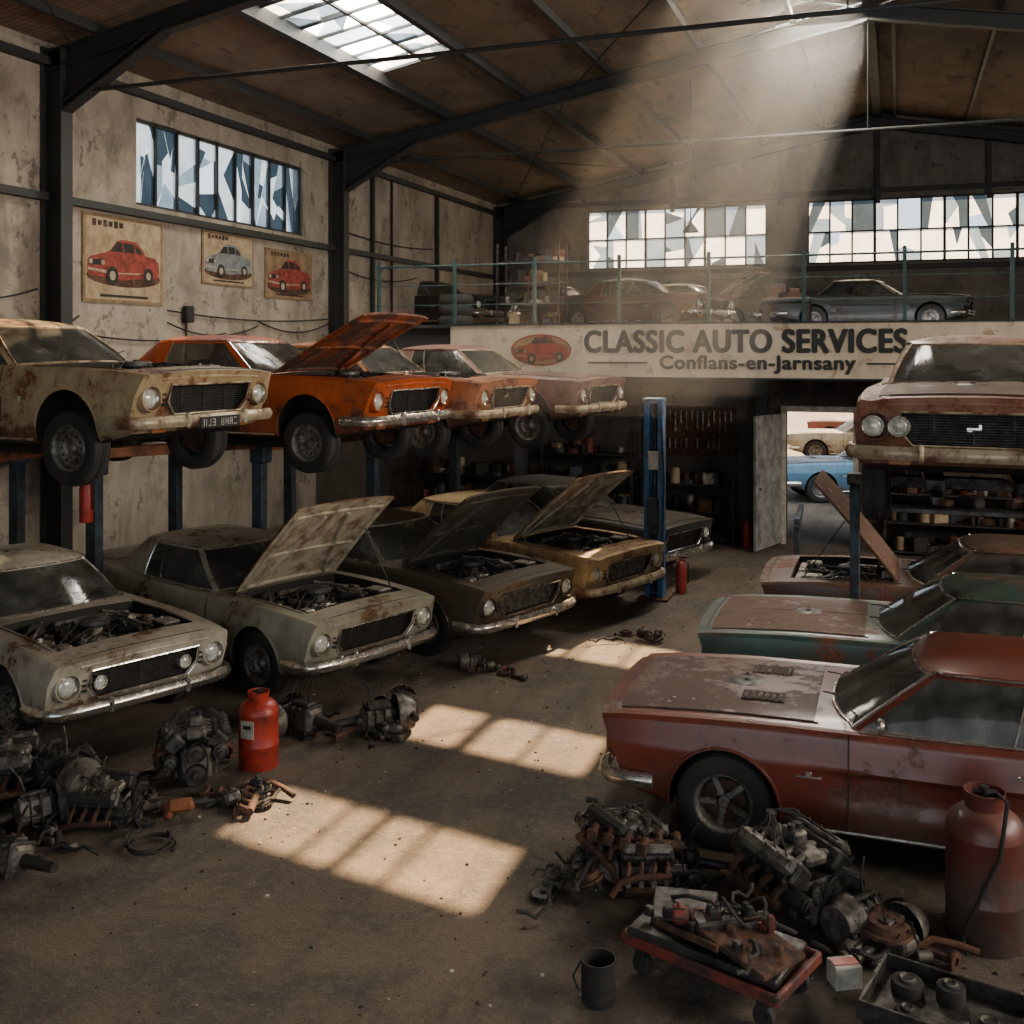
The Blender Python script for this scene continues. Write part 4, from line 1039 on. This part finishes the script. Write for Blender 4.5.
pile('engine_parts_pile',(-1.62,6.5),[(eng0,-.08,.12,.05,2.5,.25,.8),(eng0,.15,-.05,.02,.4,-.35,.66)]+rnditems(36,.46,.32,31,.9,.5),1)
pile('engine_block',(-.62,6.62),[(eng0,0,0,.02,-.7,0,.98)],2)
pile('engine_block',(-5.22,7.02),[(eng0,0,0,.02,-.9,0,.95)],3)
pile('engine_parts_pile',(-5.95,6.1),[(eng0,-.35,.1,.02,.6,.1,.9),(eng0,.15,.2,0,2.5,-.1,.8),(eng0,.62,.02,0,.3,.1,.72)]+rnditems(56,.95,.45,33,1,.3),4)
pile('engine_parts_pile',(-5.75,5.15),rnditems(30,.55,.25,35,1.0,.25)+[(eng0,-.1,0,0,1,.2,.8)],5)
pile('gearbox_parts',(-4.35,8.45),[(gearbox,0,0,0,.7,.2,1.2),(gearbox,.15,.25,.05,2.3,0,1.0)]+rnditems(11,.3,.2,37,1,.12),6)
pile('gearbox_parts',(-4.95,8.2),[(gearbox,0,0,0,2.9,0,1.2)]+rnditems(8,.25,.15,38,.9,.08),7)
pile('scattered_parts',(-2.9,12.2),rnditems(9,.35,.25,39,.8,.05),8)
pile('scattered_parts',(-4.0,10.4),rnditems(8,.4,.12,40,.8,.05),8)
pile('scattered_parts',(-4.6,6.85),[(pipe,0,.1,0,.5,0,1),(altern,-.1,-.2,0,1,0,1),(manifold,.1,-.1,0,2,0,1)]+rnditems(9,.25,.2,44,.8,.03),9)
pile('engine_parts_pile',(-.06,6.32),rnditems(16,.2,.13,41,1.0,.25)+[(drum,0,-.05,.16,0,0,1.2),(gearbox,.02,0,0,1,0,.9)],10)
def gastank(name,x,y,r,h,mat,guard=False):
    b=MB()
    b.lathe([(.0001,.02),(r*.9,.02),(r*.92,.0),(r*.98,0),(r,.04),(r,h*.3),(r*1.02,h*.31),(r*1.02,h*.33),(r,h*.34),(r,h*.75),(r*1.02,h*.76),(r*1.0,h*.79),(r*.9,h*.87),(r*.6,h*.93),(r*.25,h*.95),(.0001,h*.95)],32,0,'Z',(x,y,0))
    b.lathe([(r*.5,h*.93),(r*.55,h*1.05),(r*.52,h*1.05),(r*.47,h*.93)],20,0,'Z',(x,y,0),True)
    b.cyl((x,y,h*.94),(x,y,h*1.08),r*.12,mat=1); b.cyl((x-r*.3,y,h*1.04),(x+r*.3,y,h*1.04),r*.08,mat=1)
    if guard: b.tube([(x+r*.3,y,h*1.04),(x+r*.5,y-r*.9,h*1.07),(x+r*.3,y-r*1.08,h*.7),(x-r*.2,y-r*1.08,h*.4),(x-r*.6,y-r*.95,h*.1),(x-r*.5,y-r*1.2,.02)],.012,6,2)
    return b.obj(name,[mat,'steel','black'])
e=gastank('compressed_gas_tank',-4.92,7.45,.16,.58,'redp')
b=MB(); b.box((-4.92,7.287,.34),(.12,.006,.14),0); b.box((-4.92,7.284,.36),(.07,.006,.03),1); o=b.obj('label',['white','black']); o.parent=e
gastank('rusty_gas_cylinder',.47,6.68,.21,.82,'darkred',True)
b=MB(); b.lathe([(.0001,.01),(.085,.0),(.09,.01),(.09,.05),(.094,.055),(.09,.06),(.09,.19),(.094,.2),(.094,.225),(.086,.225),(.084,.12),(.0001,.12)],28,0,'Z',(-1.47,5.36,0)); b.tube([(-1.56,5.36,.2),(-1.6,5.33,.12),(-1.56,5.30,.07)],.006,6,0); b.obj('oil_can',['black'])
def cart():
    b=MB(); b.push(Matrix.Translation((-.90,5.74,0))@Matrix.Rotation(-.35,4,'Z'))
    b.box((0,0,.17),(.92,.52,.03),0,.01)
    for s in(-1,1): b.box((0,s*.25,.19),(.92,.03,.06),0,.008); b.box((s*.45,0,.19),(.03,.52,.06),0,.008)
    for s in(-1,1):
        for t in(-1,1): b.box((s*.36,t*.2,.11),(.06,.06,.1),1); b.lathe([(.0001,-.02),(.055,-.02),(.06,0),(.055,.02),(.0001,.02)],16,3,'Y',(s*.36,t*.2,.06))
    b.box((-.02,0,.23),(.84,.46,.05),1,.01,(0,.03,.1)); b.box((-.25,.06,.29),(.36,.30,.05),1,.01,(.1,.0,.5)); b.box((.2,-.03,.29),(.44,.34,.03),2,.005,(0,.12,-.2))
    b.box((.0,.02,.33),(.34,.16,.06),1,.015,(0,0,.9)); b.cyl((-.3,-.15,.28),(.1,-.2,.3),.02,mat=2); b.tube([(.1+.12*math.cos(a),.08+.1*math.sin(a),.40+.05*math.sin(a*2)) for a in np.linspace(0,5.5,14)],.009,6,3)
    b.tube([(-.4,.1,.28),(-.2,.0,.4),(.1,.1,.38),(.35,.2,.3)],.012,6,3)
    for k in range(9): b.box((-.36+.09*k,-.14+.05*(k%3),.32),(.05,.05,.05+.01*(k%2)),(1,3,2)[k%3],.01,(0,0,k))
    r=random.Random(9)
    for k in range(9):
        b.push(Matrix.Translation((r.uniform(-.35,.35),r.uniform(-.15,.18),.31))@Matrix.Rotation(r.uniform(0,6),4,'Z')@Matrix.Scale(.75,4)); r.choice([carb,bracket,gear,hose,altern])(b,r); b.pop()
    b.pop(); b.obj('parts_trolley',['redd','steel','rustm','rubber'])
cart()
b=MB(); b.push(Matrix.Translation((.22,5.62,0))@Matrix.Rotation(-.25,4,'Z'))
b.box((0,0,.13),(.72,.5,.02),0,.005)
for s in(-1,1): b.box((0,s*.245,.17),(.72,.02,.09),0,.005); b.box((s*.35,0,.17),(.02,.5,.09),0,.005)
for s in(-1,1):
    for t in(-1,1): b.box((s*.32,t*.2,.06),(.04,.04,.13),0)
for (x,y,r,h) in((-.2,.08,.08,.07),(.0,.12,.07,.09),(-.15,-.12,.06,.04),(.2,.0,.09,.03),(.22,-.15,.04,.08)):
    b.lathe([(.0001,.14+h),(r*.5,.14+h),(r*.6,.13+h),(r*.95,.13+h),(r,.12+h),(r,.14),(.0001,.14)],20,1,'Z',(x,y,0)); b.lathe([(r*.3,.141+h),(r*.45,.15+h),(r*.5,.141+h)],14,2,'Z',(x,y,0))
b.tube([(.05,-.2,.15),(.15,-.12,.17),(.3,-.1,.16)],.012,6,2)
for k in range(8): b.box((-.3+.08*k,-.18+.03*(k%3),.155),(.05,.03,.03),(0,1,2)[k%3],.006,(0,0,k*1.3))
b.pop(); b.obj('drip_tray_with_filters',['steel','black','alu'])
b=MB(); b.box((-.27,5.95,.06),(.15,.12,.12),0,.005,(0,0,.5)); b.box((-.27,5.95,.122),(.14,.06,.006),1,0,(0,0,.5)); b.obj('cardboard_parts_box',['white','redp'])
b=MB(); b.tube([(-4.78+.17*math.cos(a)*(1-.03*a),5.95+.15*math.sin(a),.015+.003*a) for a in np.linspace(0,14,50)],.009,6,0)
b.obj('coiled_hose',['black'])
b=MB(); b.push(Matrix.Translation((-4.90,6.42,0))@Matrix.Rotation(.6,4,'Z')); b.box((0,0,.09),(.2,.1,.09),0,.03); b.cyl((.08,0,.1),(.24,0,.1),.028,.012,mat=1); b.box((-.08,.0,.05),(.06,.07,.1),0,.02,(0,.3,0)); b.pop(); b.obj('power_drill',['orangep','steel'])
def exting(x,y,z):
    b=MB(); b.lathe([(.0001,0),(.07,0),(.075,.02),(.075,.36),(.06,.42),(.025,.45),(.02,.5),(.0001,.5)],20,0,'Z',(x,y,z)); b.box((x+.02,y,z+.5),(.12,.03,.03),1,.005); b.tube([(x,y,z+.48),(x+.1,y,z+.42),(x+.1,y,z+.15)],.01,6,1); b.box((x,y+.08,z+.25),(.05,.03,.3),1)
    b.obj('fire_extinguisher',['redp','black'])
exting(-8.42,9.39,1.5); exting(-2.85,14.75,.0); exting(-2.45,18.6,0.0)
b=MB(); b.box((XL+.1,11.0,2.3),(.2,.5,.7),0,.02); b.box((XL+.08,12.6,2.0),(.16,.8,.5),1,.02); b.box((XL+.03,14.2,2.2),(.03,.7,.5),2); b.box((XL+.03,15.6,2.4),(.03,.5,.7),3); b.obj('wall_cabinets',['tealp','steel','white','bluegrey'])
b=MB(); rnd=random.Random(12)
for _ in range(1300):
    x,y=rnd.uniform(-6,3),rnd.uniform(3.5,17); s=rnd.uniform(.004,.013)
    if x>-1.9 and y>7: continue
    b.box((x,y,s*.4),(s*2,s*1.4,s),rnd.choice([0,1,2,2,2]),s*.2,(0,0,rnd.uniform(0,3)))
b.obj('floor_debris',['white','black','rustm'])

# dusty air in the sun shafts
m,nt,out=nmat('dusty_air'); vs_=N(nt,'ShaderNodeVolumeScatter'); vs_.inputs['Density'].default_value=.013; vs_.inputs['Anisotropy'].default_value=.35; vs_.inputs['Color'].default_value=(1,.96,.9,1); L(nt,vs_.outputs[0],out.inputs['Volume'])
SV=Vector((-1.7,-9.1,-9.46))
b=MB(); x0,x1,y0,y1=-3.0,-.52,15.05,21.4
top=[Vector((x0,y0,9.1)),Vector((x1,y0,9.1)),Vector((x1,y1,9.1)),Vector((x0,y1,9.1))]; k=(9.1-2.8)/9.46
bot=[p+SV*k for p in top]
b.add(top+bot,[(0,1,2,3),(7,6,5,4),(0,4,5,1),(1,5,6,2),(2,6,7,3),(3,7,4,0)]); b.obj('dust_haze',[m],ang=10)

# ------------------------------------------------------------------ lights
w=bpy.data.worlds.new('World'); scene.world=w; w.use_nodes=True; nt=w.node_tree; nt.nodes.clear()
o=nt.nodes.new('ShaderNodeOutputWorld'); bg=nt.nodes.new('ShaderNodeBackground'); bg.inputs[0].default_value=(.78,.88,.96,1); bg.inputs[1].default_value=2.0; nt.links.new(bg.outputs[0],o.inputs[0])
sun=bpy.data.lights.new('sun','SUN'); sun.energy=38; sun.angle=math.radians(.6); sun.color=(1,.70,.40)
so=bpy.data.objects.new('sun',sun); scene.collection.objects.link(so); so.rotation_euler=SV.to_track_quat('-Z','Y').to_euler()
def area(name,loc,tgt,sx,sy,p,col=(.85,.93,1)):
    l=bpy.data.lights.new(name,'AREA'); l.shape='RECTANGLE'; l.size=sx; l.size_y=sy; l.energy=p; l.color=col
    o=bpy.data.objects.new(name,l); scene.collection.objects.link(o); o.location=loc; o.rotation_euler=(Vector(tgt)-Vector(loc)).to_track_quat('-Z','Y').to_euler(); return o
area('skylight_lamp_1',(-7.7,14.6,zroof(-7.7)+.6),(-6.5,13.5,0),1.7,4,1700,(1,.92,.80))
area('skylight_lamp_2',(-1.4,18,zroof(-1.4)+.6),(-1.4,13,0),1.8,6,2200,(1,.91,.78))
area('right_fill_lamp',(XR+.5,8.5,6.0),(-3,9,1.5),12,3,2300,(1,.88,.72))  # added fill out of view, brightens car noses and sides from the right
area('yard_fill_lamp',(-1.4,24,2.9),(-1.4,26,0),5,5,250)  # added fill under the upper slab, brightens the covered yard past the door

cam=bpy.data.cameras.new('cam'); co=bpy.data.objects.new('camera',cam); scene.collection.objects.link(co)
co.location=(0,0,3.4); co.rotation_euler=(PI/2,0,math.radians(20)); cam.sensor_width=36; cam.lens=1060/1024*36; cam.shift_y=-162/1024; cam.clip_end=300
scene.camera=co
